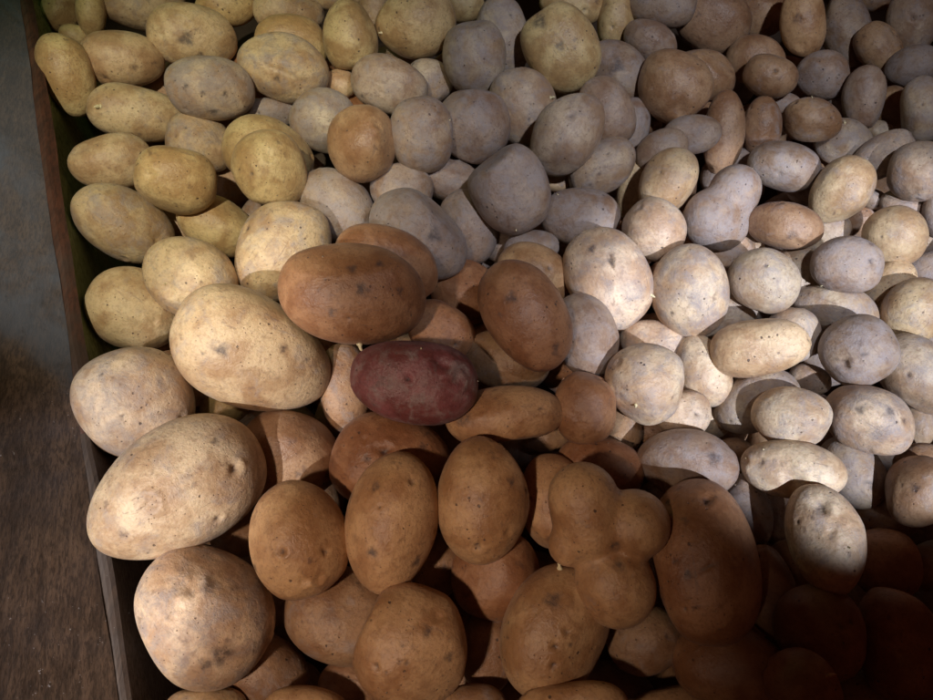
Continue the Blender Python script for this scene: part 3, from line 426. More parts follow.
((0.4173, 0.5612, -0.0687), (0.766, 0.428, -0.035, -0.478), (0.0206, 0.0172, 0.0156), 'd', 0.0, 78, 'half-buried small oval dusky brown potato, left of the small upright dusky potato'),
((-0.1028, 0.2048, -0.1199), (0.893, 0.11, 0.138, -0.413), (0.0463, 0.0405, 0.0365), 'b', 0, 222, 'half-buried oval brown potato, second one lower left of the maroon potato'),
((0.0232, 0.2767, -0.1188), (0.968, 0.204, -0.047, 0.141), (0.0434, 0.0391, 0.0352), 'b', 0, 234, 'half-buried round brown potato, second one upper right of the maroon potato'),
((0.4853, 0.5134, -0.1227), (0.687, 0.04, -0.41, 0.599), (0.0515, 0.0363, 0.0345), 'b', 0, 273, 'half-buried oval brown potato, fourth one upper right of the grey egg-shaped potato'),
((0.4299, 0.5776, -0.1167), (0.752, 0.418, -0.018, -0.51), (0.0479, 0.0333, 0.0317), 'r', 0, 285, 'half-buried long reddish potato, third one lower left of the small upright dusky potato'),
((0.4593, 0.3846, -0.0694), (0.679, 0.391, -0.053, -0.619), (0.0226, 0.0186, 0.0165), 'g', 0.0, 116, 'half-buried small oval dusty grey potato, third one right of the grey egg-shaped potato'),
((-0.1502, -0.0305, -0.1164), (0.942, 0.015, 0.121, 0.312), (0.0382, 0.0359, 0.0323), 'b', 0, 195, 'half-buried round brown potato, second one left of the big freckled brown potato'),
((-0.0193, 0.0511, -0.1218), (0.997, 0.04, 0.018, -0.065), (0.0476, 0.0357, 0.0321), 'r', 0, 205, 'half-buried oval reddish potato, closest one upper right of the big freckled brown potato'),
((-0.1853, 0.1994, -0.1182), (0.977, 0.158, 0.132, 0.052), (0.0444, 0.0352, 0.0317), 'd', 0, 221, 'half-buried oval dusky brown potato, directly below the big tapered tan potato'),
((0.2272, 0.2115, -0.1242), (0.973, 0.154, -0.169, 0.009), (0.0421, 0.0325, 0.0292), 'b', 0, 226, 'half-buried oval brown potato, second one upper left of the shiny pale long potato'),
((-0.3098, 0.2729, -0.1198), (0.856, 0.268, 0.109, 0.428), (0.0405, 0.0345, 0.0311), 'b', 0, 230, 'half-buried oval brown potato, directly below the rough netted potato'),
((0.3105, 0.3603, -0.1119), (0.772, 0.078, -0.315, 0.546), (0.0399, 0.0385, 0.0346), 'd', 0, 248, 'half-buried round dusky brown potato, second one directly below the orange-blotched dusky potato'),
((0.3892, 0.642, -0.1196), (0.873, 0.41, -0.117, -0.238), (0.0434, 0.0368, 0.0331), 'b', 0, 298, 'half-buried oval brown potato, closest one directly below the ginger top-edge potato'),
((-0.2144, 0.4325, -0.1146), (0.786, 0.163, 0.283, -0.524), (0.0376, 0.0316, 0.0284), 'd', 0, 253, 'half-buried oval dusky brown potato, second one upper right of the rough netted potato'),
((0.2615, 0.5702, -0.1124), (0.921, 0.355, -0.157, -0.013), (0.0457, 0.0355, 0.032), 'b', 0, 283, 'half-buried oval brown potato, fifth one upper left of the orange-blotched dusky potato'),
((0.3468, 0.5738, -0.1182), (0.898, 0.378, -0.136, -0.18), (0.0385, 0.0307, 0.0276), 'b', 0, 284, 'half-buried oval brown potato, third one directly above the orange-blotched dusky potato'),
((-0.1542, 0.7385, -0.0686), (0.894, 0.441, 0.069, 0.046), (0.0347, 0.0156, 0.016), 't', 0.0, 16, 'half-buried long tan potato, second one upper right of the cracked potato'),
((-0.2215, 0.1374, -0.1144), (0.849, 0.007, 0.199, -0.489), (0.0379, 0.034, 0.0306), 'b', 0, 211, 'half-buried round brown potato, right of the giant pale potato'),
((0.2224, 0.3504, -0.1201), (0.821, 0.291, -0.008, -0.491), (0.0448, 0.0325, 0.0309), 'r', 0, 247, 'half-buried oval reddish potato, closest one right of the pale black-nicked potato'),
((0.0964, 0.4255, -0.1187), (0.715, 0.177, -0.245, 0.63), (0.0378, 0.033, 0.0297), 'b', 0, 257, 'half-buried oval brown potato, closest one upper left of the pale black-nicked potato'),
((0.2677, 0.4237, -0.1197), (0.743, 0.332, 0.033, -0.58), (0.0454, 0.0378, 0.034), 'r', 0, 259, 'half-buried oval reddish potato, third one right of the pale black-nicked potato'),
((-0.4403, 0.6492, -0.1242), (0.771, 0.434, 0.023, 0.466), (0.0524, 0.0349, 0.0332), 'b', 0, 288, 'half-buried long brown potato, closest one lower right of the corner potato'),
((0.3936, 0.1966, -0.1118), (0.804, 0.263, -0.158, -0.51), (0.044, 0.033, 0.0297), 'd', 0, 228, 'half-buried oval dusky brown potato, second one right of the shiny pale long potato'),
((-0.0621, 0.2741, -0.1239), (0.977, 0.207, 0.036, 0.047), (0.0377, 0.0316, 0.0285), 'b', 0, 233, 'half-buried oval brown potato, directly above the maroon potato'),
((0.1788, 0.2793, -0.1123), (0.93, 0.161, -0.186, 0.274), (0.0511, 0.0366, 0.0348), 'r', 0, 236, 'half-buried oval reddish potato, lower right of the pale black-nicked potato'),
((-0.1929, 0.5015, -0.1187), (0.872, 0.258, 0.236, -0.342), (0.0381, 0.0335, 0.0302), 'b', 0, 265, 'half-buried round brown potato, closest one lower left of the glossy golden potato'),
((-0.3037, 0.5757, -0.1206), (0.718, 0.157, 0.361, -0.574), (0.0425, 0.0333, 0.0299), 'r', 0, 276, 'half-buried oval reddish potato, closest one lower left of the cracked potato'),
((-0.1491, 0.5846, -0.1113), (0.923, 0.374, 0.066, 0.069), (0.0462, 0.0361, 0.0325), 'r', 0, 278, 'half-buried oval reddish potato, closest one directly above the glossy golden potato'),
((0.1041, 0.5871, -0.0783), (0.92, 0.386, -0.05, -0.042), (0.0163, 0.011, 0.0098), 'y', 0.0, 55, 'half-buried tiny long yellowish potato, closest one directly below the golden dark-scarred potato'),
((0.143, 0.1985, -0.1248), (0.921, 0.103, -0.154, 0.343), (0.0535, 0.0387, 0.0367), 'r', 0, 225, 'half-buried oval reddish potato, second one directly below the speckled grey-white potato'),
((0.0223, 0.4178, -0.1276), (0.802, 0.251, 0.145, -0.523), (0.0456, 0.0326, 0.031), 'd', 0, 256, 'half-buried oval dusky brown potato, third one left of the pale black-nicked potato'),
((-0.0948, 0.5001, -0.1156), (0.897, 0.336, -0.041, 0.285), (0.0398, 0.0323, 0.0291), 'd', 0, 266, 'half-buried oval dusky brown potato, directly below the glossy golden potato'),
((0.3881, 0.4922, -0.1228), (0.762, 0.383, -0.026, -0.522), (0.0361, 0.0321, 0.0289), 'b', 0, 272, 'half-buried round brown potato, second one upper right of the orange-blotched dusky potato'),
((-0.2598, 0.6461, -0.1186), (0.689, 0.387, -0.134, 0.598), (0.0485, 0.0342, 0.0325), 'r', 0, 290, 'half-buried oval reddish potato, closest one left of the cracked potato'),
((-0.1834, 0.6444, -0.1146), (0.908, 0.37, 0.159, -0.118), (0.0408, 0.0334, 0.03), 'r', 0, 291, 'half-buried oval reddish potato, closest one right of the cracked potato'),
((-0.0168, 0.6463, -0.1177), (0.655, 0.273, 0.283, -0.645), (0.0388, 0.0354, 0.0319), 'b', 0, 293, 'half-buried round brown potato, second one upper right of the glossy golden potato'),
((0.2849, 0.3867, -0.0778), (0.843, 0.335, -0.06, -0.416), (0.0184, 0.0136, 0.0134), 'p', 0.0, 122, 'half-buried small oval pale potato, closest one lower left of the orange-blotched dusky potato'),
((-0.265, 0.1988, -0.1239), (0.851, 0.034, 0.239, -0.467), (0.0463, 0.0363, 0.0326), 'r', 0, 220, 'half-buried oval reddish potato, directly above the giant pale potato'),
((0.1829, 0.4366, -0.1252), (0.695, 0.132, -0.29, 0.644), (0.0447, 0.0345, 0.031), 'r', 0, 258, 'half-buried oval reddish potato, closest one upper right of the pale black-nicked potato'),
((-0.099, 0.6439, -0.1059), (0.889, 0.398, -0.037, 0.223), (0.0448, 0.0376, 0.0338), 'd', 0, 292, 'half-buried oval dusky brown potato, third one directly above the glossy golden potato'),
((0.14, 0.4957, -0.123), (0.882, 0.273, -0.2, 0.328), (0.0435, 0.0321, 0.0305), 'd', 0, 269, 'half-buried oval dusky brown potato, closest one directly above the pale black-nicked potato'),
((-0.3775, 0.5759, -0.1165), (0.817, 0.405, 0.048, 0.407), (0.0458, 0.03, 0.0285), 'b', 0, 275, 'half-buried long brown potato, fourth one lower right of the corner potato'),
((0.4237, 0.2678, -0.057), (0.929, 0.22, -0.283, -0.091), (0.0139, 0.0131, 0.0108), 'g', 0.0, 193, 'half-buried small round dusty grey potato, right of the dark pitted potato'),
((0.0226, 0.1222, -0.1113), (0.877, 0.078, -0.062, 0.469), (0.0475, 0.0361, 0.0324), 'b', 0, 214, 'half-buried oval brown potato, second one left of the three-lobed potato'),
((0.2553, 0.2779, -0.127), (0.947, 0.227, -0.141, -0.18), (0.0441, 0.0382, 0.0344), 'b', 0, 237, 'half-buried oval brown potato, second one right of the speckled grey-white potato'),
((-0.3489, 0.4905, -0.1219), (0.822, 0.372, 0.051, 0.429), (0.0503, 0.0372, 0.0335), 'b', 0, 263, 'half-buried oval brown potato, second one upper left of the rough netted potato'),
((0.4774, 0.6561, -0.1235), (0.732, 0.442, -0.005, -0.519), (0.0453, 0.0344, 0.031), 'r', 0, 299, 'half-buried oval reddish potato, closest one directly above the small upright dusky potato'),
((0.3508, -0.0198, -0.1183), (0.898, -0.108, -0.232, 0.359), (0.0376, 0.0283, 0.0255), 'b', 0, 201, 'half-buried oval brown potato, fourth one lower right of the half-lit end-on potato'),
((0.2254, 0.051, -0.1169), (0.914, -0.028, -0.176, 0.364), (0.0432, 0.0359, 0.0323), 'b', 0, 208, 'half-buried oval brown potato, lower right of the curved-scar potato'),
((-0.0487, 0.1291, -0.1227), (0.883, 0.073, 0.081, -0.456), (0.0473, 0.0372, 0.0334), 'r', 0, 213, 'half-buried oval reddish potato, second one directly above the big freckled brown potato'),
((0.4771, 0.2, -0.1232), (0.795, 0.278, -0.194, -0.503), (0.0369, 0.0326, 0.0293), 'b', 0, 229, 'half-buried round brown potato, fifth one lower right of the dark pitted potato'),
((0.434, 0.2766, -0.112), (0.829, 0.026, -0.341, 0.442), (0.0353, 0.0288, 0.026), 'r', 0, 239, 'half-buried oval reddish potato, closest one lower right of the dark pitted potato'),
((-0.268, 0.3499, -0.1135), (0.951, 0.238, 0.193, -0.027), (0.0387, 0.0315, 0.0283), 'b', 0, 241, 'half-buried oval brown potato, right of the rough netted potato'),
((-0.144, 0.4293, -0.1184), (0.758, 0.295, -0.099, 0.574), (0.0418, 0.0362, 0.0326), 'b', 0, 254, 'half-buried oval brown potato, directly above the huge mottled brown potato'),
((0.2221, 0.4932, -0.1209), (0.679, 0.133, -0.325, 0.645), (0.0487, 0.0386, 0.0347), 'b', 0, 270, 'half-buried oval brown potato, third one upper right of the pale black-nicked potato'),
((0.0234, 0.5757, -0.1178), (0.929, 0.366, 0.009, -0.06), (0.0371, 0.0348, 0.0313), 'd', 0, 280, 'half-buried round dusky brown potato, second one lower left of the golden dark-scarred potato'),
((0.1068, 0.5834, -0.1236), (0.805, 0.283, -0.24, 0.464), (0.0508, 0.0377, 0.034), 'b', 0, 281, 'half-buried oval brown potato, third one directly below the golden dark-scarred potato'),
((0.5531, 0.6404, -0.1273), (0.84, 0.42, -0.161, -0.302), (0.0374, 0.0274, 0.026), 'b', 0, 300, 'half-buried oval brown potato, closest one upper right of the small upright dusky potato'),
((-0.4945, 0.7864, -0.04), (0.806, 0.49, 0.092, 0.318), (0.0323, 0.0243, 0.0219), 'b', 0, 301, ''),
((-0.362, 0.775, -0.04), (0.82, 0.481, 0.038, 0.307), (0.028, 0.0225, 0.0203), 'b', 0, 302, ''),
((-0.2317, 0.7859, -0.04), (0.866, 0.472, 0.049, 0.161), (0.0337, 0.0265, 0.0238), 't', 0, 303, ''),
((-0.1134, 0.793, -0.04), (0.879, 0.469, 0.021, 0.085), (0.028, 0.0225, 0.0203), 't', 0, 304, ''),
((0.009, 0.772, -0.04), (0.887, 0.462, -0.002, -0.006), (0.0321, 0.0255, 0.023), 't', 0, 305, ''),
((0.1292, 0.774, -0.04), (0.879, 0.465, -0.022, -0.105), (0.0332, 0.0273, 0.0245), 't', 0, 306, ''),
((0.2662, 0.7866, -0.04), (0.863, 0.472, -0.066, -0.165), (0.033, 0.0251, 0.0226), 't', 0, 307, ''),
((0.3945, 0.7867, -0.04), (0.827, 0.484, -0.068, -0.279), (0.0316, 0.0246, 0.0222), 'd', 0, 308, ''),
((0.5239, 0.7913, -0.04), (0.809, 0.49, -0.111, -0.305), (0.0313, 0.0231, 0.0219), 'g', 0, 309, ''),
((0.6303, 0.7766, -0.04), (0.744, 0.506, -0.081, -0.43), (0.0279, 0.0202, 0.0192), 't', 0, 310, ''),
((0.5849, 0.6883, -0.04), (0.698, 0.492, -0.032, -0.519), (0.0304, 0.0212, 0.0201), 'g', 0, 311, ''),
((0.5419, 0.5503, -0.04), (0.693, 0.46, -0.048, -0.554), (0.0315, 0.023, 0.0218), 'g', 0, 312, ''),
((0.5035, 0.4272, -0.04), (0.683, 0.423, -0.066, -0.591), (0.031, 0.0241, 0.0217), 'b', 0, 313, ''),
((0.4776, 0.3352, -0.04), (0.633, 0.396, -0.06, -0.663), (0.0359, 0.0253, 0.024), 't', 0, 314, ''),
((0.4425, 0.2348, -0.04), (0.6, 0.357, -0.077, -0.712), (0.0303, 0.0214, 0.0203), 't', 0, 315, ''),
((0.422, 0.1585, -0.04), (0.547, 0.329, -0.088, -0.765), (0.0294, 0.0229, 0.0206), 't', 0, 316, ''),
((0.4026, 0.0879, -0.0444), (0.509, 0.299, -0.11, -0.799), (0.0292, 0.0217, 0.0195), 't', 0, 317, ''),
((0.3834, 0.024, -0.04), (0.49, 0.27, -0.14, -0.817), (0.0332, 0.023, 0.0218), 'd', 0, 318, ''),
((0.3702, -0.0567, -0.0611), (0.904, -0.136, -0.256, 0.315), (0.0283, 0.0205, 0.0195), 'g', 0, 319, ''),
((-0.1753, -0.0685, -0.04), (0.977, -0.081, 0.146, -0.133), (0.0325, 0.0239, 0.0227), 'g', 0, 320, ''),
((-0.0893, -0.0659, -0.04), (0.992, -0.066, 0.077, -0.07), (0.0328, 0.0245, 0.022), 'b', 0, 321, ''),
((-0.0029, -0.0678, -0.04), (0.998, -0.062, 0.002, -0.003), (0.0295, 0.024, 0.0216), 'g', 0, 322, ''),
((0.085, -0.0698, -0.04), (0.993, -0.069, -0.073, 0.066), (0.0316, 0.0234, 0.0211), 'd', 0, 323, ''),
((0.1637, -0.0655, -0.04), (0.969, -0.086, -0.132, 0.193), (0.0271, 0.0217, 0.0195), 'd', 0, 324, ''),
((0.2516, -0.0691, -0.04), (0.94, -0.114, -0.192, 0.259), (0.0311, 0.0236, 0.0213), 'b', 0, 325, ''),
((0.3512, -0.066, -0.0294), (0.917, -0.134, -0.26, 0.272), (0.0327, 0.0232, 0.0221), 'g', 0, 326, ''),
]
MARKS = {133: [['s', 0.518, 0.328, 0.79, 0.0036], ['e', 0.574, -0.175, 0.8, 0.0044], ['d', -0.325, -0.012, 0.946, 0.0048], ['s', -0.666, -0.214, 0.714, 0.0034]], 166: [['s', 0.522, -0.176, 0.834, 0.008], ['s', 0.464, -0.413, 0.784, 0.0046], ['d', -0.412, 0.093, 0.907, 0.0061], ['s', -0.276, -0.416, 0.867, 0.002]], 97: [['s', -0.555, -0.094, 0.826, 0.0043], ['e', -0.306, 0.245, 0.92, 0.0034]], 132: [['s', -0.605, -0.26, 0.752, 0.0019], ['s', -0.496, -0.17, 0.852, 0.0019], ['d', 0.53, 0.556, 0.64, 0.0041]], 86: [['s', -0.309, -0.192, 0.931, 0.0062], ['s', 0.271, 0.298, 0.915, 0.004], ['s', -0.464, -0.345, 0.816, 0.0023]], 176: [['s', -0.301, -0.248, 0.921, 0.0062], ['e', -0.041, 0.242, 0.969, 0.0027], ['e', 0.2, 0.115, 0.973, 0.0027], ['s', 0.073, 0.424, 0.903, 0.002], ['e', 0.409, 0.238, 0.881, 0.0027]], 152: [['s', 0.487, -0.172, 0.856, 0.0054], ['s', -0.772, -0.099, 0.627, 0.0043], ['s', -0.124, 0.126, 0.984, 0.0041]], 137: [['e', -0.111, 0.203, 0.973, 0.0055], ['s', -0.369, 0.026, 0.929, 0.0039], ['s', 0.429, 0.387, 0.816, 0.004]], 138: [['s', -0.422, -0.464, 0.779, 0.0043], ['s', 0.519, 0.697, 0.495, 0.005], ['s', 0.407, -0.342, 0.847, 0.0041], ['e', -0.586, 0.249, 0.771, 0.0029]], 139: [['e', 0.699, -0.062, 0.712, 0.0035], ['s', -0.269, 0.553, 0.788, 0.0036]], 140: [['s', 0.1, -0.928, 0.36, 0.0035], ['e', 0.032, -0.302, 0.953, 0.0027], ['e', 0.28, 0.424, 0.861, 0.0028], ['d', 0.579, -0.145, 0.803, 0.0034], ['d', 0.637, 0.127, 0.76, 0.0034]], 171: [['s', 0.142, 0.308, 0.941, 0.0046], ['s', -0.116, -0.043, 0.992, 0.0019], ['e', -0.333, -0.503, 0.798, 0.0026], ['s', -0.039, -0.299, 0.954, 0.0019], ['s', 0.096, -0.261, 0.96, 0.0019], ['s', 0.65, 0.053, 0.758, 0.0039], ['s', -0.143, -0.501, 0.854, 0.0016]], 153: [['s', 0.134, -0.274, 0.952, 0.0034], ['s', -0.037, -0.467, 0.884, 0.0028], ['e', -0.701, 0.219, 0.679, 0.0043], ['s', -0.682, -0.487, 0.546, 0.0036]], 88: [['s', 0.093, 0.07, 0.993, 0.0061], ['s', -0.089, 0.51, 0.856, 0.0046], ['s', -0.374, 0.186, 0.909, 0.0019], ['s', -0.248, -0.372, 0.894, 0.0038], ['s', 0.617, 0.129, 0.776, 0.0039], ['s', 0.275, 0.628, 0.727, 0.0039]], 94: [['e', -0.106, 0.022, 0.994, 0.003], ['d', 0.608, 0.135, 0.782, 0.0046], ['d', 0.365, 0.456, 0.812, 0.0061]], 105: [['s', -0.381, -0.061, 0.923, 0.0055], ['s', 0.639, 0.214, 0.739, 0.004]], 104: [['e', 0.289, 0.383, 0.877, 0.0027]], 36: [['s', -0.692, -0.066, 0.719, 0.0092], ['s', -0.051, 0.04, 0.998, 0.0051]], 46: [['e', 0.341, 0.256, 0.905, 0.0037]], 49: [['e', 0.318, 0.35, 0.881, 0.0029]], 41: [['s', -0.168, 0.223, 0.96, 0.0096]], 61: [['e', -0.072, 0.051, 0.996, 0.0033]], 6: [['s', -0.131, -0.109, 0.985, 0.0089], ['s', 0.134, -0.521, 0.843, 0.0045]], 5: [['s', 0.229, -0.279, 0.933, 0.0038], ['e', -0.425, -0.666, 0.613, 0.0033]], 27: [['d', -0.578, 0.275, 0.769, 0.0047]], 14: [['d', -0.354, -0.078, 0.932, 0.0046]], 82: [['d', 0.688, 0.138, 0.712, 0.0069]], 84: [['d', -0.357, -0.537, 0.764, 0.0061]], 11: [['d', -0.584, -0.001, 0.812, 0.0046]], 22: [['s', -0.124, -0.343, 0.931, 0.0042]], 43: [['d', 0.433, -0.408, 0.803, 0.0082]], 64: [['e', 0.123, 0.235, 0.964, 0.0031]], 7: [['s', -0.483, 0.066, 0.873, 0.003], ['s', -0.174, -0.157, 0.972, 0.003], ['s', 0.278, -0.168, 0.946, 0.004], ['s', -0.006, -0.733, 0.681, 0.0051]], 89: [['s', -0.422, 0.021, 0.906, 0.0042]], 90: [['s', 0.215, 0.21, 0.954, 0.008]], 136: [['s', 0.219, -0.401, 0.89, 0.0032]], 118: [['e', 0.579, 0.353, 0.735, 0.0034], ['s', -0.405, -0.737, 0.542, 0.0026]], 125: [['e', 0.094, -0.512, 0.854, 0.0041], ['s', 0.111, 0.068, 0.991, 0.0024]], 149: [['s', 0.537, 0.187, 0.823, 0.0069]], 163: [['e', -0.594, 0.092, 0.799, 0.005], ['d', -0.112, 0.113, 0.987, 0.0035]], 161: [['d', -0.007, -0.337, 0.942, 0.0068], ['d', -0.61, 0.141, 0.78, 0.0031], ['d', -0.883, 0.121, 0.454, 0.0031]], 162: [['s', 0.442, 0.255, 0.86, 0.0048]], 164: [['s', 0.093, 0.124, 0.988, 0.0038], ['s', 0.011, 0.454, 0.891, 0.0019]], 159: [['s', -0.255, 0.11, 0.961, 0.0039], ['s', 0.247, 0.481, 0.841, 0.0039], ['s', 0.566, 0.543, 0.621, 0.0031]], 141: [['e', 0.605, 0.19, 0.773, 0.0023], ['s', -0.649, -0.004, 0.76, 0.0071]], 93: [['e', 0.534, -0.01, 0.845, 0.0026]], 131: [['e', -0.047, -0.199, 0.979, 0.0025]], 57: [['s', -0.143, -0.176, 0.974, 0.0054], ['d', 0.607, -0.103, 0.788, 0.0044]], 109: [['s', 0.221, -0.328, 0.919, 0.0045]], 119: [['e', -0.183, 0.407, 0.895, 0.0021]]}
SPROUTS = {87: [[0.495, -0.767, 0.409, 0.0085, 1.0]], 88: [[0.091, -0.947, 0.307, 0.008, 1.0]], 94: [[0.023, 0.712, 0.702, 0.003, 1.0], [0.935, 0.208, 0.286, 0.0024, 1.0]], 143: [[-0.432, -0.466, 0.772, 0.0055, 1.0]], 97: [[0.508, 0.785, 0.354, 0.0053, 1.0]], 50: [[0.81, -0.299, 0.504, 0.0037, 1.0]], 163: [[0.24, 0.438, 0.866, 0.0048, 1.0]], 185: [[0.443, 0.604, 0.663, 0.0078, 0.0]], 9: [[-0.692, 0.027, 0.721, 0.0083, 1.0]], 176: [[-0.733, -0.411, 0.543, 0.0072, 1.0]], 18: [[-0.858, -0.208, 0.471, 0.0055, 1.0]], 45: [[0.007, 0.833, 0.554, 0.0063, 1.0]], 6: [[-0.71, -0.592, 0.382, 0.0034, 1.0]], 10: [[-0.44, 0.179, 0.88, 0.0041, 1.0]], 73: [[-0.302, 0.69, 0.657, 0.0052, 1.0]], 70: [[-0.296, 0.907, 0.299, 0.0041, 1.0]], 118: [[-0.367, -0.875, 0.315, 0.0035, 1.0]], 119: [[-0.2, 0.431, 0.88, 0.0025, 1.0]], 28: [[-0.347, 0.854, 0.389, 0.0029, 1.0]], 96: [[-0.531, 0.693, 0.488, 0.0038, 1.0]], 84: [[-0.365, -0.515, 0.776, 0.0043, 1.0]], 161: [[-0.866, 0.195, 0.46, 0.0031, 1.0], [-0.534, 0.575, 0.62, 0.0023, 1.0]]}
LOBES = {152: [[-0.0374, -0.0014, 0.0175, 0.0243], [-0.0272, -0.004, 0.0134, 0.025], [-0.0169, -0.0081, 0.0093, 0.0243], [-0.0046, 0.0218, 0.0062, 0.0243], [0.0216, -0.0105, -0.0006, 0.0271], [0.0285, -0.0104, -0.0024, 0.0271], [-0.0129, -0.0264, 0.0103, 0.015], [0.0051, -0.0021, -0.0038, 0.015]], 99: [[-0.0098, 0.0039, 0.0038, 0.0279], [-0.0164, -0.0063, 0.002, 0.025], [0.0181, -0.0126, -0.0051, 0.0231], [0.0047, -0.0102, -0.0047, 0.0231]]}
SCAR = {153: [([[0.293, -0.616, 0.732], [0.167, -0.264, 0.95], [0.047, 0.109, 0.993], [-0.026, 0.558, 0.829], [-0.084, 0.885, 0.459]], 0.0014549192873238269, 0.0008729515723942961, 0.6)], 22: [([[-0.558, 0.323, 0.765], [-0.098, 0.224, 0.97], [0.335, 0.005, 0.942], [0.746, -0.234, 0.623]], 0.005408934647504446, -0.001298144315401067, 0.0), ([[-0.456, 0.017, 0.89], [0.026, -0.077, 0.997], [0.463, -0.275, 0.842]], 0.0021635738590017784, 0.0008654295436007112, 0.1)], 94: [([[0.701, 0.37, 0.61], [0.476, 0.411, 0.777], [0.284, 0.508, 0.813]], 0.004754318448030566, 0.002377159224015283, 0.1)], 163: [([[-0.572, -0.065, 0.817], [-0.635, 0.254, 0.729]], 0.0010920045642076872, 0.001820007607012812, 0.7)], 97: [([[-0.402, 0.239, 0.884], [-0.177, 0.237, 0.955]], 0.0013518687435751509, 0.0022531145726252515, 0.9)]}

def ico(n):
    bm = bmesh.new(); bmesh.ops.create_icosphere(bm, subdivisions=n, radius=1.0)
    v = np.array([x.co[:] for x in bm.verts]); f = np.array([[q.index for q in p.verts] for p in bm.faces]); bm.free()
    return v/np.linalg.norm(v, axis=1)[:, None], f
ICO = {n: ico(n) for n in (4, 5, 6)}
TINT = {'y': (.54, .39, .20), 't': (.54, .385, .235), 'p': (.62, .46, .32), 'g': (.45, .335, .24), 'd': (.33, .23, .17),
        'b': (.335, .20, .117), 'o': (.43, .252, .135), 'm': (.185, .06, .068), 'r': (.335, .165, .085)}
DUST = {'y': .12, 't': .45, 'p': .56, 'g': .62, 'd': .68, 'b': .42, 'o': .16, 'm': .45, 'r': .16}
def bump(U, d, r):
    """gaussian of angular distance, 1 at direction d"""
    dist = np.linalg.norm(U-d, axis=1); return np.exp(-(dist/r)**2)
def build_potato(row):
    loc, q, S, kind, tp, pid, label = row
    rs = np.random.RandomState(1000+pid)
    S = np.array(S); rad = S.mean()
    U, Fc = ICO[6 if rad > .036 else 5 if rad > .02 else 4]
    V = U.copy(); big = rad > .02
    if pid in LOBES:
        L = np.array(LOBES[pid]); lo = np.zeros(len(U)); hi = np.full(len(U), .2)
        def sdf(p):
            dd = np.stack([np.linalg.norm(p-l[:3], axis=1)-l[3] for l in L]); kk = 500.0
            return -np.log(np.exp(-kk*dd).sum(0))/kk
        c0 = L[:, :3].mean(0)
        for _ in range(26):
            mid = (lo+hi)/2; s = sdf(c0+U*mid[:, None]); lo = np.where(s < 0, mid, lo); hi = np.where(s < 0, hi, mid)
        co = c0+U*lo[:, None]; N = U
    else:
        # boxier / rounder profile and egg taper
        e = rs.uniform(1.9, 2.35)
        ln = (np.abs(V)**e).sum(1)**(1/e); V = V/ln[:, None]
        t_ = tp if tp else rs.uniform(-.07, .07)
        V[:, 1:] *= (1+t_*V[:, :1]*1.0); V[:, 1:] *= (1-abs(tp)*.5*(V[:, :1]*np.sign(tp) < 0)*V[:, :1]**2)
        for _ in range(0 if tp else rs.randint(1, 4)):        # flats where tubers grew against stones
            d = rs.normal(size=3); d /= np.linalg.norm(d); dt = U@d; V -= d[None]*(np.maximum(0, dt-.70)**1.3*rs.uniform(.3, .75))[:, None]
        V[:, 1] += rs.uniform(-.05, .05)*(V[:, 0]**2-.35); V[:, 2] += rs.uniform(-.08, .03)*(V[:, 0]**2-.35)
        co = V*S
    # soft lumps
    def lump(freq, amp, n):
        out = np.zeros(len(U))
        for _ in range(n):
            k = rs.normal(size=3); k /= np.linalg.norm(k); out += np.sin((U@k)*freq*rs.uniform(.7, 1.3)+rs.uniform(0, 6.28))
        return out*amp/n**.5
    disp = lump(2.2, .032, 4)+lump(4.5, .018, 5)+lump(10, .0045, 6)
    mark = np.zeros(len(U)); nrm = co-co.mean(0); nrm /= np.linalg.norm(nrm, axis=1)[:, None]
    h = disp*S.min()*1.08
    # eyes of the tuber
    ml = [list(m) for m in MARKS.get(pid, [])]
    if big:
        for _ in range(rs.randint(2, 6)):
            d = rs.normal(size=3); d /= np.linalg.norm(d)
            ml.append([rs.choice(['e', 's', 'd', 'd']), d[0], d[1], d[2], rs.uniform(.0013, .0034)])
    for ty, a, b, c, r in ml:
        d = np.array([a, b, c]); d = d/np.linalg.norm(d); pc = co[np.argmax(U@d)] if pid not in LOBES else co[np.argmin(((co/S-np.array([a, b, c]))**2).sum(1))]
        dist = np.linalg.norm(co-pc, axis=1); r = max(r, .0016)
        jit = 1+.25*np.sin(np.arctan2(U[:, 1]-d[1], U[:, 0]-d[0])*3+rs.uniform(0, 6))
        g1 = np.exp(-(dist/(r*jit))**2)
        if ty in 'ed': h -= g1*r*(.62 if ty == 'e' else .42); h += np.exp(-((dist-r*1.6)/(r*.6))**2)*r*.2*(U[:, 0]-d[0] > 0)
        if ty in 'es': mark = np.maximum(mark, np.exp(-(dist/(r*(.62 if ty == 'e' else .85)*jit))**4)*(.85 if ty == 'e' else .75))
    if SCAR.get(pid):
        for pts, wd, dep, dark in SCAR[pid]:
            A = [np.array(x, float) for x in pts]; best = np.full(len(U), 9.)
            for a_, b_ in zip(A[:-1], A[1:]):
                a3, b3 = a_*S, b_*S; ab = b3-a3; tt = np.clip(((co-a3)@ab)/(ab@ab), 0, 1)
                best = np.minimum(best, np.linalg.norm(co-(a3+tt[:, None]*ab), axis=1))
            gg = np.exp(-(best/wd)**2); h -= gg*dep; mark = np.maximum(mark, gg*dark)
    co = co+nrm*h[:, None]
    o = mesh_obj('potato', co, Fc.tolist(), SKIN)
    at = o.data.attributes.new('mark', 'FLOAT', 'POINT'); at.data.foreach_set('value', mark.astype(np.float32))
    o.location = loc; o.rotation_mode = 'QUATERNION'; o.rotation_quaternion = q
    t = np.array(TINT[kind])*(1+rs.uniform(-.10, .10))*(1+rs.uniform(-.018, .018, 3))
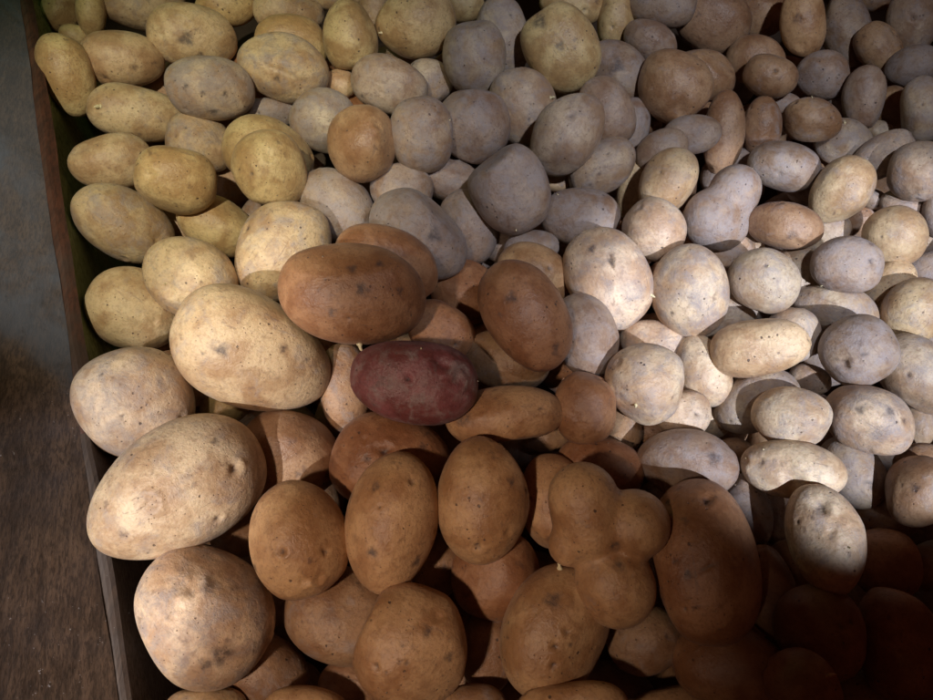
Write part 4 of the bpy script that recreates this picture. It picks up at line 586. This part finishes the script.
    o.color = (t[0], t[1], t[2], min(1, max(0, DUST[kind]+rs.uniform(-.14, .14))))
    o['category'] = 'potato'
    o['group'] = 'potatoes heaped in the bin'
    o['label'] = label if label else 'potato buried out of sight in the heap'
    for (a, b, c, ln, pale) in SPROUTS.get(pid, []):
        d = np.array([a, b, c]); i = int(np.argmin(((co/S-d)**2).sum(1))); base = Vector(co[i]); n = Vector(nrm[i])
        sd = n.cross(Vector(rs.normal(size=3))).normalized(); tip = (n+sd*rs.uniform(.3, .9)).normalized()
        V2 = []; F2 = []; K = 7; M = 8; ln = ln*(.5 if ln < .005 else .7); r0 = max(ln*.42, .0008)
        for j in range(K+1):
            s = j/K; cpt = base-n*.0006+n*(ln*s*.8)+tip*(ln*.5*s*s); rr = r0*(1-.75*s**1.6)*(1+.18*math.sin(s*9+pid)) if j < K else r0*.05
            t1 = n.orthogonal().normalized(); t2 = n.cross(t1)
            for m in range(M):
                an = m/M*6.2832; V2.append(cpt+t1*math.cos(an)*rr+t2*math.sin(an)*rr)
        for j in range(K):
            for m in range(M): F2.append((j*M+m, j*M+(m+1) % M, (j+1)*M+(m+1) % M, (j+1)*M+m))
        F2.append(tuple(K*M+m for m in range(M)))
        mesh_obj('sprout', V2, F2, SPROUT if pale else SPROUTR, o)
    return o
HEAP = [build_potato(row) for row in POTATOES]

# ---------------------------------------------------------------- loose dry soil on the heap
rs = np.random.RandomState(5); CV = []; CF = []
tv = [(1, 0, 0), (-1, 0, 0), (0, 1, 0), (0, -1, 0), (0, 0, 1), (0, 0, -1)]; tf = [(0, 2, 4), (2, 1, 4), (1, 3, 4), (3, 0, 4), (2, 0, 5), (1, 2, 5), (3, 1, 5), (0, 3, 5)]
for o in HEAP:
    n = len(o.data.vertices)
    for _ in range(rs.randint(0, 6)):
        vt = o.data.vertices[rs.randint(n)]; nn = o.rotation_quaternion @ vt.normal
        if nn.z < .25: continue
        p = o.rotation_quaternion @ vt.co + o.location + nn*.0002; sz = rs.choice([.0004, .0006, .0009, .0013], p=[.4, .35, .2, .05]); b0 = len(CV)
        for t3 in tv: CV.append(tuple(p[i]+t3[i]*sz*rs.uniform(.6, 1.3) for i in range(3)))
        CF += [tuple(b0+i for i in f) for f in tf]
crumbs = mesh_obj('soil_crumbs', CV, CF, simple('dry_soil', (.30, .22, .15), .95), None, False)
crumbs['kind'] = 'stuff'; crumbs['label'] = 'tiny crumbs of dry soil lying on the potatoes'; crumbs['category'] = 'soil'
